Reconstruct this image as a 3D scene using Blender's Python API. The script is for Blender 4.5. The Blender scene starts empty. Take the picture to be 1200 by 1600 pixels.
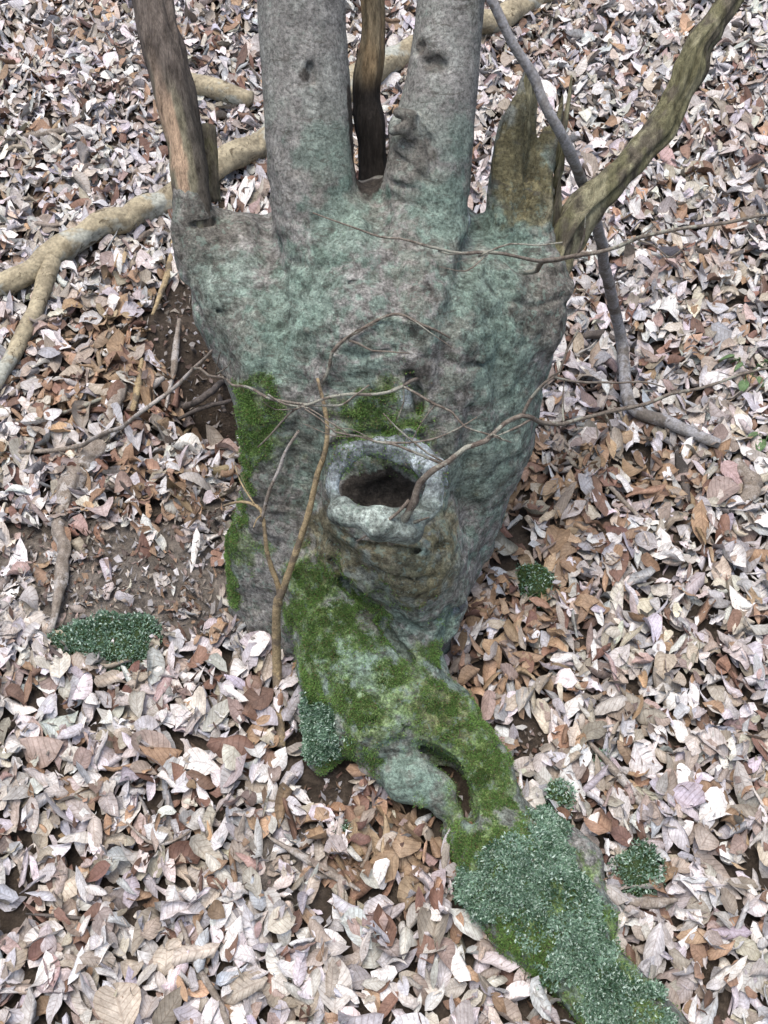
import bpy, math, random
import numpy as np
from mathutils import Vector

random.seed(7)
rng = np.random.default_rng(11)
C = bpy.context.scene.collection
SC = bpy.context.scene

# ------------------------------------------------------------------ camera, sky, sun, exposure
CAM = np.array([0.0, -1.585, 1.24])
PITCH = math.radians(32.0)
FPX = 1716.0                                   # focal length in pixels of the 1200 x 1600 photograph
cam_d = bpy.data.cameras.new('camera')
cam_d.sensor_fit = 'VERTICAL'
cam_d.angle = 2 * math.atan(800.0 / FPX)
cam_d.clip_start = 0.02
cam_d.clip_end = 200
cam = bpy.data.objects.new('camera', cam_d)
cam.location = CAM
cam.rotation_euler = (math.pi / 2 - PITCH, 0, 0)
C.objects.link(cam)
SC.camera = cam

SUN_EL, SUN_ROT = math.radians(70), math.radians(200)
w = bpy.data.worlds.new('World')
SC.world = w
w.use_nodes = True
nt = w.node_tree
nt.nodes.clear()
sky = nt.nodes.new('ShaderNodeTexSky')
sky.sky_type = 'NISHITA'
sky.sun_disc = False
sky.sun_elevation = SUN_EL
sky.sun_rotation = SUN_ROT
sky.air_density = 1.0
sky.dust_density = 4.0
sky.ozone_density = 0.6
bg = nt.nodes.new('ShaderNodeBackground')
bg.inputs['Strength'].default_value = 0.13
wo = nt.nodes.new('ShaderNodeOutputWorld')
nt.links.new(sky.outputs[0], bg.inputs[0])
nt.links.new(bg.outputs[0], wo.inputs[0])

sun_d = bpy.data.lights.new('sun', 'SUN')
sun_d.energy = 1.5
sun_d.angle = math.radians(40)
sun_d.color = (1.0, 0.95, 0.88)
sun = bpy.data.objects.new('sun', sun_d)
sd_dir = Vector((math.sin(SUN_ROT) * math.cos(SUN_EL), math.cos(SUN_ROT) * math.cos(SUN_EL), math.sin(SUN_EL)))
sun.rotation_euler = sd_dir.to_track_quat('Z', 'Y').to_euler()
sun.location = (2, -4, 6)
C.objects.link(sun)

SC.view_settings.view_transform = 'Standard'
SC.view_settings.look = 'None'
SC.view_settings.gamma = 1
SC.view_settings.exposure = 1.0
SC.view_settings.use_curve_mapping = False

# ------------------------------------------------------------------ numpy helpers
def _hash(ix, iy, iz, seed):
    h = (ix.astype(np.uint32) * np.uint32(374761393) + iy.astype(np.uint32) * np.uint32(668265263)
         + iz.astype(np.uint32) * np.uint32(2147483647) + np.uint32(seed * 1274126177 & 0xffffffff))
    h = (h ^ (h >> np.uint32(13))) * np.uint32(1274126177)
    h = h ^ (h >> np.uint32(16))
    h = h * np.uint32(2246822519)
    h = h ^ (h >> np.uint32(15))
    return (h & np.uint32(0xffffff)).astype(np.float32) / np.float32(0xffffff)

def noise(P, scale, seed=0):
    """value noise in -1..1 at points P (n,3); scale = cells per metre (scalar or 3-tuple)"""
    q = np.asarray(P, dtype=np.float32) * np.asarray(scale, dtype=np.float32) + np.float32(1000.37)
    i = np.floor(q)
    f = q - i
    f = f * f * f * (f * (f * 6 - 15) + 10)
    i = i.astype(np.int32)
    x0, y0, z0 = i[:, 0], i[:, 1], i[:, 2]
    fx, fy, fz = f[:, 0], f[:, 1], f[:, 2]
    r = 0
    for dx in (0, 1):
        wx = fx if dx else 1 - fx
        for dy in (0, 1):
            wy = fy if dy else 1 - fy
            for dz in (0, 1):
                wz = fz if dz else 1 - fz
                r = r + wx * wy * wz * _hash(x0 + dx, y0 + dy, z0 + dz, seed)
    return r * 2 - 1

def fbm(P, scale, seed=0, octv=3):
    s = np.asarray(scale, dtype=np.float32)
    r, a, t = 0, 1.0, 0.0
    for o in range(octv):
        r = r + a * noise(P, s * 2 ** o, seed + o * 17)
        t += a
        a *= 0.5
    return r / t

def smooth(a, b, x):
    t = np.clip((x - a) / (b - a), 0, 1)
    return t * t * (3 - 2 * t)

# ------------------------------------------------------------------ photo pixel -> ray -> place
SP, CP = math.sin(PITCH), math.cos(PITCH)
FWD = np.array([0, CP, -SP]); RGT = np.array([1.0, 0, 0]); UP = np.array([0, SP, CP])
def ray(px, py):
    return FWD + RGT * ((px - 600) / FPX) - UP * ((py - 800) / FPX)
def at_y(px, py, Y):
    d = ray(px, py)
    return CAM + d * ((Y - CAM[1]) / d[1])
def depth(p):
    return float(np.dot(np.asarray(p) - CAM, FWD))
def project(P):
    q = P - CAM
    z = q @ FWD
    return 600 + FPX * (q @ RGT) / z, 800 - FPX * (q @ UP) / z, z

SLOPE = math.tan(math.radians(22))
DIPS = []                                         # (x, y, amount, radius)
def ground_h(x, y):
    x = np.atleast_1d(np.asarray(x, dtype=np.float64)); y = np.atleast_1d(np.asarray(y, dtype=np.float64))
    P = np.stack([x.ravel(), y.ravel(), np.zeros(x.size)], 1)
    h = SLOPE * y.ravel() + 0.035 * noise(P, 1.3, 3) + 0.012 * noise(P, 4.0, 5) + 0.005 * noise(P, 13.0, 9)
    for (dx, dy, am, ra) in DIPS:
        h = h + am * np.exp(-((P[:, 0] - dx) ** 2 + (P[:, 1] - dy) ** 2) / (ra * ra))
    # far up the hill the ground eases off
    return h.reshape(x.shape)
def gh(x, y):
    return float(ground_h(x, y)[0])
def on_ground(px, py, h=0.0):
    d = ray(px, py)
    t = 2.0
    for _ in range(40):
        p = CAM + d * t
        e = p[2] - (gh(p[0], p[1]) + h)
        t += e / (SLOPE * d[1] - d[2]) * 0.9
    return CAM + d * t
for (px, py, am, ra) in [(330, 612, -0.20, .10), (850, 800, .035, .16), (200, 900, .02, .2), (780, 980, .02, .10), (560, 1250, -.015, .07)]:
    p = on_ground(px, py)
    DIPS.append((p[0], p[1], am, ra))

# ------------------------------------------------------------------ mesh / object helpers
def mesh_np(name, V, F, col=None, uv=None, smooth_sh=True, normals=None):
    V = np.asarray(V, dtype=np.float32); F = np.asarray(F, dtype=np.int32)
    me = bpy.data.meshes.new(name)
    n, k = F.shape
    me.vertices.add(len(V)); me.vertices.foreach_set('co', V.ravel())
    me.loops.add(n * k); me.loops.foreach_set('vertex_index', F.ravel())
    me.polygons.add(n)
    me.polygons.foreach_set('loop_start', np.arange(0, n * k, k, dtype=np.int32))
    me.polygons.foreach_set('loop_total', np.full(n, k, dtype=np.int32))
    me.polygons.foreach_set('use_smooth', np.full(n, smooth_sh, dtype=bool))
    me.update(calc_edges=True)
    if col is not None:
        c = np.asarray(col, dtype=np.float32)
        if c.shape[1] == 3: c = np.concatenate([c, np.ones((len(c), 1), np.float32)], 1)
        a = me.color_attributes.new('col', 'FLOAT_COLOR', 'POINT')
        a.data.foreach_set('color', c.ravel())
    if uv is not None:
        l = me.uv_layers.new(name='uv')
        l.data.foreach_set('uv', np.asarray(uv, dtype=np.float32)[F.ravel()].ravel())
    if normals is not None:
        me.normals_split_custom_set_from_vertices(np.asarray(normals, dtype=np.float32).tolist())
    return me
def obj(name, me, mat, parent=None):
    o = bpy.data.objects.new(name, me)
    C.objects.link(o)
    if mat is not None: me.materials.append(mat)
    if parent is not None: o.parent = parent
    return o
def tag(o, label, cat, group=None, kind=None):
    o['label'] = label
    if cat: o['category'] = cat
    if group: o['group'] = group
    if kind: o['kind'] = kind
    return o

def spline(pts, rad, step):
    """Catmull-Rom through pts, resampled"""
    P = np.asarray(pts, dtype=float); R = np.asarray(rad, dtype=float)
    if len(P) == 2:
        P = np.vstack([P[0], (P[0] + P[1]) / 2, P[1]]); R = np.array([R[0], (R[0] + R[1]) / 2, R[1]])
    Q = np.vstack([2 * P[0] - P[1], P, 2 * P[-1] - P[-2]]); S = np.concatenate([[R[0]], R, [R[-1]]])
    out, ro = [], []
    for i in range(1, len(Q) - 2):
        n = max(2, int(np.linalg.norm(Q[i + 1] - Q[i]) / step))
        for t in np.linspace(0, 1, n, endpoint=False):
            a, b, c, d = Q[i - 1], Q[i], Q[i + 1], Q[i + 2]
            out.append(0.5 * ((2 * b) + (-a + c) * t + (2 * a - 5 * b + 4 * c - d) * t * t + (-a + 3 * b - 3 * c + d) * t ** 3))
            ro.append(S[i] * (1 - t) + S[i + 1] * t)
    out.append(P[-1]); ro.append(R[-1])
    return np.array(out), np.array(ro)

def tube(pts, rad, segs=8, step=0.02, rough=0.12, wob=0.0, seed=0, ridge=0.0):
    """tapered, knobbly tube; returns V, F(quads), angle index, length index"""
    P, R = spline(pts, rad, step)
    if wob > 0:
        P = P + wob * np.stack([noise(P, 14, seed + 1), noise(P, 14, seed + 2), noise(P, 14, seed + 3)], 1)
    T = np.gradient(P, axis=0); T /= np.linalg.norm(T, axis=1)[:, None] + 1e-9
    ref = np.array([0.3, 0.9, 0.25]); ref /= np.linalg.norm(ref)
    N = np.cross(T, ref); N /= np.linalg.norm(N, axis=1)[:, None] + 1e-9
    B = np.cross(T, N)
    an = np.linspace(0, 2 * np.pi, segs, endpoint=False)
    D = N[:, None, :] * np.cos(an)[None, :, None] + B[:, None, :] * np.sin(an)[None, :, None]
    rr = R[:, None] * np.ones(segs)[None, :]
    base = (P[:, None, :] + D * rr[..., None]).reshape(-1, 3)
    if rough > 0:
        m = R.mean()
        rr = rr * (1 + rough * fbm(base, 0.5 / m, seed, 2).reshape(rr.shape))
        if ridge > 0:
            # long splinters running along the grain
            q = np.stack([np.cos(an)[None, :] * 2.2 + 0 * rr, np.sin(an)[None, :] * 2.2 + 0 * rr,
                          np.linspace(0, len(P) * step * 4, len(P))[:, None] + 0 * rr], -1).reshape(-1, 3)
            rr = rr * (1 + ridge * noise(q, 1.6, seed + 40).reshape(rr.shape) + ridge * .5 * noise(q, 3.7, seed + 41).reshape(rr.shape))
    V = (P[:, None, :] + D * rr[..., None]).reshape(-1, 3)
    n = len(P)
    i = np.arange(n - 1)[:, None] * segs; j = np.arange(segs)[None, :]; j2 = (j + 1) % segs
    F = np.stack([i + j, i + j2, i + segs + j2, i + segs + j], -1).reshape(-1, 4)
    # end caps as degenerate-free fans folded to quads
    V = np.vstack([V, P[0] - T[0] * R[0] * .25, P[-1] + T[-1] * R[-1] * .25])
    a, b = len(V) - 2, len(V) - 1
    cap = []
    for s in range(0, segs, 2):
        cap.append([a, (s + 2) % segs, s + 1, s])
        o = (n - 1) * segs
        cap.append([b, o + s, o + s + 1, o + (s + 2) % segs])
    F = np.vstack([F, np.array(cap)])
    return V, F

# ------------------------------------------------------------------ materials
def new_mat(name):
    m = bpy.data.materials.new(name); m.use_nodes = True
    n = m.node_tree.nodes; l = m.node_tree.links
    b = n['Principled BSDF']
    return m, n, l, b
def N(n, t, **kw):
    x = n.new(t)
    for k, v in kw.items():
        if k in x.inputs: x.inputs[k].default_value = v
        else: setattr(x, k, v)
    return x
def mixc(n, l, fac, a, b, mode='MIX'):
    x = n.new('ShaderNodeMix'); x.data_type = 'RGBA'; x.blend_type = mode
    for s, v in ((0, fac), (6, a), (7, b)):
        if hasattr(v, 'is_linked') or isinstance(v, bpy.types.NodeSocket): l.new(v, x.inputs[s])
        else: x.inputs[s].default_value = v
    return x.outputs[2]
def ramp(n, l, src, p0, p1, c0=(0, 0, 0, 1), c1=(1, 1, 1, 1)):
    r = n.new('ShaderNodeValToRGB'); r.color_ramp.elements[0].position = p0; r.color_ramp.elements[1].position = p1
    r.color_ramp.elements[0].color = c0; r.color_ramp.elements[1].color = c1
    l.new(src, r.inputs[0]); return r.outputs[0]
def coords(n, l, sx=1, sy=1, sz=1):
    g = n.new('ShaderNodeNewGeometry'); m = n.new('ShaderNodeMapping')
    m.inputs['Scale'].default_value = (sx, sy, sz); l.new(g.outputs['Position'], m.inputs[0])
    return m.outputs[0]

def bark_material():
    m, n, l, b = new_mat('beech_bark')
    at = N(n, 'ShaderNodeAttribute', attribute_name='col')
    p = coords(n, l)
    n1 = N(n, 'ShaderNodeTexNoise', Scale=55.0, Detail=8.0, Roughness=.7); l.new(p, n1.inputs[0])
    n2 = N(n, 'ShaderNodeTexNoise', Scale=210.0, Detail=5.0, Roughness=.75); l.new(p, n2.inputs[0])
    pz = coords(n, l, 1, 1, 3)
    n3 = N(n, 'ShaderNodeTexNoise', Scale=26.0, Detail=7.0, Roughness=.72, Distortion=.6); l.new(pz, n3.inputs[0])
    q1 = N(n, 'ShaderNodeMath', operation='MULTIPLY_ADD'); l.new(at.outputs['Alpha'], q1.inputs[0]); q1.inputs[1].default_value = .5; q1.inputs[2].default_value = .38
    c = mixc(n, l, q1.outputs[0], at.outputs['Color'], ramp(n, l, n1.outputs[0], .36, .64, (.35, .34, .33, 1), (1.6, 1.6, 1.6, 1)), 'MULTIPLY')
    c = mixc(n, l, .9, c, ramp(n, l, n2.outputs[0], .36, .64, (.4, .4, .4, 1), (1.6, 1.6, 1.6, 1)), 'MULTIPLY')
    # horizontal wrinkle lines, darker
    wf = N(n, 'ShaderNodeMath', operation='MULTIPLY'); l.new(at.outputs['Alpha'], wf.inputs[0]); wf.inputs[1].default_value = .42
    c = mixc(n, l, wf.outputs[0], c, ramp(n, l, n3.outputs[0], .40, .5, (.3, .28, .26, 1), (1.1, 1.1, 1.1, 1)), 'MULTIPLY')
    # pale lichen flecks
    v = N(n, 'ShaderNodeTexNoise', Scale=120.0, Detail=5.0, Roughness=.75); l.new(p, v.inputs[0])
    fl = ramp(n, l, v.outputs[0], .60, .68)
    v2 = N(n, 'ShaderNodeTexNoise', Scale=14.0, Detail=3.0); l.new(p, v2.inputs[0])
    fl2 = mixc(n, l, 1.0, fl, ramp(n, l, v2.outputs[0], .45, .6), 'MULTIPLY')
    fl2 = mixc(n, l, 1.0, fl2, ramp(n, l, at.outputs['Color'], .05, .1), 'MULTIPLY')
    c = mixc(n, l, fl2, c, (.22, .27, .235, 1))
    # crusts of lichen and dark scabs with definite edges
    k1 = N(n, 'ShaderNodeTexNoise', Scale=75.0, Detail=9.0, Roughness=.68, Distortion=.4); l.new(p, k1.inputs[0])
    k2 = N(n, 'ShaderNodeTexNoise', Scale=31.0, Detail=9.0, Roughness=.72, Distortion=.8); l.new(pz, k2.inputs[0])
    f1 = N(n, 'ShaderNodeMath', operation='MULTIPLY'); lum = mixc(n, l, 1.0, ramp(n, l, k1.outputs[0], .565, .58), ramp(n, l, at.outputs['Color'], .05, .1), 'MULTIPLY'); l.new(lum, f1.inputs[0]); fa_ = N(n, 'ShaderNodeMath', operation='MULTIPLY'); l.new(at.outputs['Alpha'], fa_.inputs[0]); fa_.inputs[1].default_value = .55; l.new(fa_.outputs[0], f1.inputs[1])
    f2 = N(n, 'ShaderNodeMath', operation='MULTIPLY'); l.new(ramp(n, l, k2.outputs[0], .58, .60), f2.inputs[0]); f2.inputs[1].default_value = .6
    c = mixc(n, l, f1.outputs[0], c, (.175, .235, .20, 1))
    c = mixc(n, l, f2.outputs[0], c, (.065, .06, .052, 1))
    l.new(c, b.inputs['Base Color'])
    b.inputs['Roughness'].default_value = .88
    b.inputs['Specular IOR Level'].default_value = .25
    bu = N(n, 'ShaderNodeBump', Strength=.9, Distance=.009); l.new(n1.outputs[0], bu.inputs['Height'])
    bs = N(n, 'ShaderNodeMath', operation='MULTIPLY_ADD'); l.new(at.outputs['Alpha'], bs.inputs[0]); bs.inputs[1].default_value = .5; bs.inputs[2].default_value = .15; l.new(bs.outputs[0], bu.inputs['Strength'])
    bu3 = N(n, 'ShaderNodeBump', Strength=.7, Distance=.008); l.new(n3.outputs[0], bu3.inputs['Height']); l.new(wf.outputs[0], bu3.inputs['Strength']); l.new(bu.outputs[0], bu3.inputs['Normal'])
    bu2 = N(n, 'ShaderNodeBump', Strength=.5, Distance=.002); l.new(n2.outputs[0], bu2.inputs['Height']); l.new(bu3.outputs[0], bu2.inputs['Normal'])
    l.new(bu2.outputs[0], b.inputs['Normal'])
    return m
def wood_material(name, c0, c1, c2, sc=60, rough=.85):
    """c0/c1 noise mix, c2 patches"""
    m, n, l, b = new_mat(name)
    p = coords(n, l)
    n1 = N(n, 'ShaderNodeTexNoise', Scale=sc, Detail=7.0, Roughness=.72); l.new(p, n1.inputs[0])
    n2 = N(n, 'ShaderNodeTexNoise', Scale=sc * .3, Detail=4.0, Roughness=.65); l.new(p, n2.inputs[0])
    n3 = N(n, 'ShaderNodeTexNoise', Scale=sc * 6, Detail=3.0); l.new(p, n3.inputs[0])
    c = mixc(n, l, ramp(n, l, n1.outputs[0], .42, .58), c0 + (1,), c1 + (1,))
    c = mixc(n, l, ramp(n, l, n2.outputs[0], .53, .58), c, c2 + (1,))
    n4 = N(n, 'ShaderNodeTexNoise', Scale=sc * 1.7, Detail=8.0, Roughness=.75, Distortion=1.0); l.new(p, n4.inputs[0])
    c = mixc(n, l, ramp(n, l, n4.outputs[0], .58, .62), c, (c1[0] * .45, c1[1] * .42, c1[2] * .4, 1))
    c = mixc(n, l, .6, c, ramp(n, l, n3.outputs[0], .3, .7, (.5, .5, .5, 1), (1.4, 1.4, 1.4, 1)), 'MULTIPLY')
    l.new(c, b.inputs['Base Color'])
    b.inputs['Roughness'].default_value = rough
    b.inputs['Specular IOR Level'].default_value = .25
    bu = N(n, 'ShaderNodeBump', Strength=.7, Distance=.003); l.new(n1.outputs[0], bu.inputs['Height'])
    bu2 = N(n, 'ShaderNodeBump', Strength=.5, Distance=.001); l.new(n3.outputs[0], bu2.inputs['Height']); l.new(bu.outputs[0], bu2.inputs['Normal'])
    l.new(bu2.outputs[0], b.inputs['Normal'])
    return m
def attr_wood_material(name, sc=130):
    m, n, l, b = new_mat(name)
    at = N(n, 'ShaderNodeAttribute', attribute_name='col')
    p = coords(n, l, 1, 1, .22)
    n1 = N(n, 'ShaderNodeTexNoise', Scale=sc, Detail=8.0, Roughness=.75); l.new(p, n1.inputs[0])
    n3 = N(n, 'ShaderNodeTexNoise', Scale=sc * 5, Detail=3.0); l.new(p, n3.inputs[0])
    c = mixc(n, l, .9, at.outputs['Color'], ramp(n, l, n1.outputs[0], .32, .68, (.2, .19, .18, 1), (1.7, 1.7, 1.7, 1)), 'MULTIPLY')
    c = mixc(n, l, .6, c, ramp(n, l, n3.outputs[0], .3, .7, (.55, .55, .55, 1), (1.4, 1.4, 1.4, 1)), 'MULTIPLY')
    l.new(c, b.inputs['Base Color']); b.inputs['Roughness'].default_value = .9
    b.inputs['Specular IOR Level'].default_value = .2
    bu = N(n, 'ShaderNodeBump', Strength=.8, Distance=.004); l.new(n1.outputs[0], bu.inputs['Height'])
    bu2 = N(n, 'ShaderNodeBump', Strength=.5, Distance=.0012); l.new(n3.outputs[0], bu2.inputs['Height']); l.new(bu.outputs[0], bu2.inputs['Normal'])
    l.new(bu2.outputs[0], b.inputs['Normal'])
    return m
def leaf_material():
    m, n, l, b = new_mat('dry_leaf')
    at = N(n, 'ShaderNodeAttribute', attribute_name='col')
    uv = N(n, 'ShaderNodeUVMap', uv_map='uv')
    sp = n.new('ShaderNodeSeparateXYZ'); l.new(uv.outputs[0], sp.inputs[0])
    # side veins: slanted stripes u - .35|v|; uv.x = along 0..1, uv.y = across -1..1
    ab = N(n, 'ShaderNodeMath', operation='ABSOLUTE'); l.new(sp.outputs[1], ab.inputs[0])
    ml = N(n, 'ShaderNodeMath', operation='MULTIPLY_ADD'); l.new(ab.outputs[0], ml.inputs[0]); ml.inputs[1].default_value = -.22; l.new(sp.outputs[0], ml.inputs[2])
    fr = N(n, 'ShaderNodeMath', operation='MULTIPLY'); l.new(ml.outputs[0], fr.inputs[0]); fr.inputs[1].default_value = 50.0
    si = N(n, 'ShaderNodeMath', operation='SINE'); l.new(fr.outputs[0], si.inputs[0])
    vein = ramp(n, l, si.outputs[0], .72, 1.0)
    mid = ramp(n, l, ab.outputs[0], .02, .1, (1, 1, 1, 1), (0, 0, 0, 1))
    vv = mixc(n, l, 1.0, vein, mid, 'LIGHTEN')
    p = coords(n, l)
    n1 = N(n, 'ShaderNodeTexNoise', Scale=70.0, Detail=6.0, Roughness=.7); l.new(p, n1.inputs[0])
    n2 = N(n, 'ShaderNodeTexNoise', Scale=300.0, Detail=3.0, Roughness=.7); l.new(p, n2.inputs[0])
    c = mixc(n, l, .8, at.outputs['Color'], ramp(n, l, n1.outputs[0], .3, .68, (.5, .47, .45, 1), (1.25, 1.25, 1.25, 1)), 'MULTIPLY')
    c = mixc(n, l, .45, c, ramp(n, l, n2.outputs[0], .3, .7, (.6, .58, .55, 1), (1.3, 1.3, 1.3, 1)), 'MULTIPLY')
    vf = N(n, 'ShaderNodeMath', operation='MULTIPLY'); l.new(vv, vf.inputs[0]); vf.inputs[1].default_value = .35
    c = mixc(n, l, vf.outputs[0], c, (.30, .2, .13, 1), 'MULTIPLY')
    l.new(c, b.inputs['Base Color'])
    b.inputs['Roughness'].default_value = .62
    b.inputs['Specular IOR Level'].default_value = .35
    bu = N(n, 'ShaderNodeBump', Strength=.35, Distance=.0012); l.new(vv, bu.inputs['Height'])
    bu2 = N(n, 'ShaderNodeBump', Strength=.35, Distance=.002); l.new(n1.outputs[0], bu2.inputs['Height']); l.new(bu.outputs[0], bu2.inputs['Normal'])
    l.new(bu2.outputs[0], b.inputs['Normal'])
    tr = n.new('ShaderNodeBsdfTranslucent'); l.new(c, tr.inputs[0]); l.new(bu2.outputs[0], tr.inputs['Normal'])
    mx = n.new('ShaderNodeMixShader'); mx.inputs[0].default_value = .07
    l.new(b.outputs[0], mx.inputs[1]); l.new(tr.outputs[0], mx.inputs[2])
    l.new(mx.outputs[0], n['Material Output'].inputs[0])
    return m
def moss_material():
    m, n, l, b = new_mat('moss')
    at = N(n, 'ShaderNodeAttribute', attribute_name='col')
    l.new(at.outputs['Color'], b.inputs['Base Color'])
    b.inputs['Roughness'].default_value = .75
    b.inputs['Specular IOR Level'].default_value = .25
    tr = n.new('ShaderNodeBsdfTranslucent'); l.new(at.outputs['Color'], tr.inputs[0])
    mx = n.new('ShaderNodeMixShader'); mx.inputs[0].default_value = .25
    l.new(b.outputs[0], mx.inputs[1]); l.new(tr.outputs[0], mx.inputs[2])
    l.new(mx.outputs[0], n['Material Output'].inputs[0])
    return m
def soil_material():
    m, n, l, b = new_mat('forest_soil')
    p = coords(n, l)
    n1 = N(n, 'ShaderNodeTexNoise', Scale=18.0, Detail=9.0, Roughness=.75); l.new(p, n1.inputs[0])
    n2 = N(n, 'ShaderNodeTexNoise', Scale=150.0, Detail=6.0, Roughness=.8); l.new(p, n2.inputs[0])
    v = N(n, 'ShaderNodeTexVoronoi', Scale=42.0); l.new(p, v.inputs['Vector'])
    at = N(n, 'ShaderNodeAttribute', attribute_name='col')
    c = mixc(n, l, 1.0, at.outputs['Color'], ramp(n, l, n1.outputs[0], .35, .65, (.6, .58, .55, 1), (1.25, 1.25, 1.25, 1)), 'MULTIPLY')
    c = mixc(n, l, .8, c, ramp(n, l, n2.outputs[0], .3, .7, (.4, .4, .4, 1), (1.6, 1.55, 1.5, 1)), 'MULTIPLY')
    c = mixc(n, l, .5, c, ramp(n, l, v.outputs['Color'], .2, .9, (.6, .6, .6, 1), (1.4, 1.4, 1.4, 1)), 'MULTIPLY')
    l.new(c, b.inputs['Base Color']); b.inputs['Roughness'].default_value = .95
    b.inputs['Specular IOR Level'].default_value = .15
    bu = N(n, 'ShaderNodeBump', Strength=1.0, Distance=.012); l.new(n2.outputs[0], bu.inputs['Height'])
    l.new(bu.outputs[0], b.inputs['Normal'])
    return m
M_BARK = bark_material()
M_LEAF = leaf_material()
M_MOSS = moss_material()
M_SOIL = soil_material()
M_DEAD = attr_wood_material('dead_wood')
M_TAN = wood_material('stripped_branch', (.33, .29, .20), (.22, .19, .13), (.30, .31, .27), 22)
M_GREYB = wood_material('grey_branch_bark', (.20, .19, .18), (.29, .29, .30), (.13, .115, .10), 40)
M_TWIG = wood_material('twig_bark', (.17, .15, .125), (.10, .08, .066), (.24, .24, .2), 90)
M_SHOOT = wood_material('pale_shoot', (.34, .27, .16), (.22, .17, .10), (.15, .12, .085), 60)
M_STICK = wood_material('weathered_stick', (.25, .22, .19), (.16, .135, .11), (.33, .31, .29), 60)
M_DARKST = wood_material('dark_wet_stick', (.07, .06, .055), (.11, .095, .085), (.045, .04, .036), 60)
M_GREEN = wood_material('fresh_green_leaf', (.085, .14, .06), (.12, .19, .09), (.07, .11, .05), 60, .6)

# ------------------------------------------------------------------ ground
def axis_coords(c0, c1, fine, far, k=1.16):
    a = list(np.arange(c0, c1 + 1e-6, fine)); s = fine
    x = c1
    while x < far:
        s *= k; x += s; a.append(x)
    s = fine; x = c0; b = []
    while x > -far:
        s *= k; x -= s; b.append(x)
    return np.array(b[::-1] + a)
gx = axis_coords(-1.9, 1.9, .022, 40); gy = axis_coords(-1.0, 2.6, .022, 40)
XX, YY = np.meshgrid(gx, gy)
ZZ = ground_h(XX, YY)
P3 = np.stack([XX.ravel(), YY.ravel(), ZZ.ravel()], 1)
near = (np.abs(P3[:, 0]) < 3) & (P3[:, 1] < 4)
P3[:, 2] += np.where(near, .006 * noise(P3, 22, 21) + .003 * noise(P3, 45, 22), 0) - .004
nx = len(gx)
ii = (np.arange(len(gy) - 1)[:, None] * nx + np.arange(nx - 1)[None, :])
GF = np.stack([ii, ii + 1, ii + nx + 1, ii + nx], -1).reshape(-1, 4)
bz = np.zeros(len(P3))
for (px, py, r) in [(255, 905, .15), (60, 890, .11), (120, 930, .12), (325, 930, .09), (180, 840, .08), (440, 1350, .06), (345, 800, .08)]:
    p = on_ground(px, py); bz = np.maximum(bz, np.exp(-(((P3[:, 0] - p[0]) ** 2 + (P3[:, 1] - p[1]) ** 2) / (r * r)) ** 2))
gc = np.array([.085, .070, .057])[None, :] * (1 - bz[:, None]) + np.array([.235, .215, .195])[None, :] * bz[:, None]
g = obj('ground', mesh_np('ground', P3, GF, gc), M_SOIL)
g['kind'] = 'structure'; g['label'] = 'grey brown forest soil on the slope under the fallen leaves'

# ------------------------------------------------------------------ the tree as a distance field
PARTS = ['trunk', 'stem', 'stem', 'broken_stub', 'root', 'knot_rim', 'root_lobe', 'burr']
PRIMS = []            # (pts, rad, part, k)
def chain(part, pts, k=.035):
    P, R = [], []
    for (px, py, Y, r) in pts:
        if isinstance(Y, str):               # lies on the ground: 'g0.4' = centre 0.4 radii above the soil
            hfac = float(Y[1:])
            q = on_ground(px, py, 0.0); rr = r * depth(q) / FPX
            q = on_ground(px, py, hfac * rr); rr = r * depth(q) / FPX
        else:
            q = at_y(px, py, Y); rr = r * depth(q) / FPX
        P.append(q); R.append(rr)
    PRIMS.append((np.array(P), np.array(R), part, k))
    return np.array(P), np.array(R)
chain(0, [(530, 1040, .10, 150), (532, 990, .10, 160), (540, 900, .10, 174), (583, 770, .10, 201), (612, 630, .10, 214), (608, 520, .11, 215), (600, 470, .12, 190)], .05)
chain(0, [(520, 650, .09, 90), (440, 540, .10, 100), (392, 468, .10, 100), (352, 415, .12, 70), (330, 378, .13, 46)], .045)
chain(0, [(720, 640, .09, 112), (785, 505, .10, 100), (818, 450, .12, 70)], .05)
chain(0, [(325, 410, .11, 46), (304, 345, .105, 29), (298, 308, .108, 23)], .03)
chain(0, [(400, 400, .14, 70), (560, 400, .15, 80), (700, 400, .15, 70)], .04)          # web between the stems
chain(0, [(430, 560, .0, 60), (420, 720, -.02, 55), (408, 880, .02, 46), (412, 985, .04, 36)], .05)   # left rib
chain(1, [(500, 440, .07, 74), (496, 350, .08, 70), (486, 200, .11, 69), (474, 50, .14, 69), (468, -60, .155, 69), (460, -190, .17, 67)], .022)
chain(2, [(668, 460, .09, 80), (668, 340, .09, 71), (680, 200, .11, 62), (694, 100, .125, 56), (706, 0, .14, 53), (713, -80, .15, 51), (722, -190, .16, 50)], .03)
chain(3, [(796, 440, .13, 56), (786, 345, .15, 38), (797, 270, .16, 35), (812, 190, .165, 26), (822, 130, .17, 12), (826, 98, .17, 3)], .02)
chain(3, [(815, 440, .13, 52), (832, 350, .15, 36), (850, 275, .165, 26), (868, 200, .18, 14), (880, 150, .185, 4)], .02)
chain(7, [(626, 200, .085, 18), (640, 232, .075, 26), (634, 280, .07, 34), (626, 340, .075, 36)], .03)
chain(7, [(622, 176, .055, 9), (645, 180, .05, 9), (664, 212, .05, 9), (672, 262, .06, 8)], .014)
chain(7, [(614, 205, .045, 8), (632, 200, .042, 9), (640, 215, .045, 7)], .01)
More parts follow.
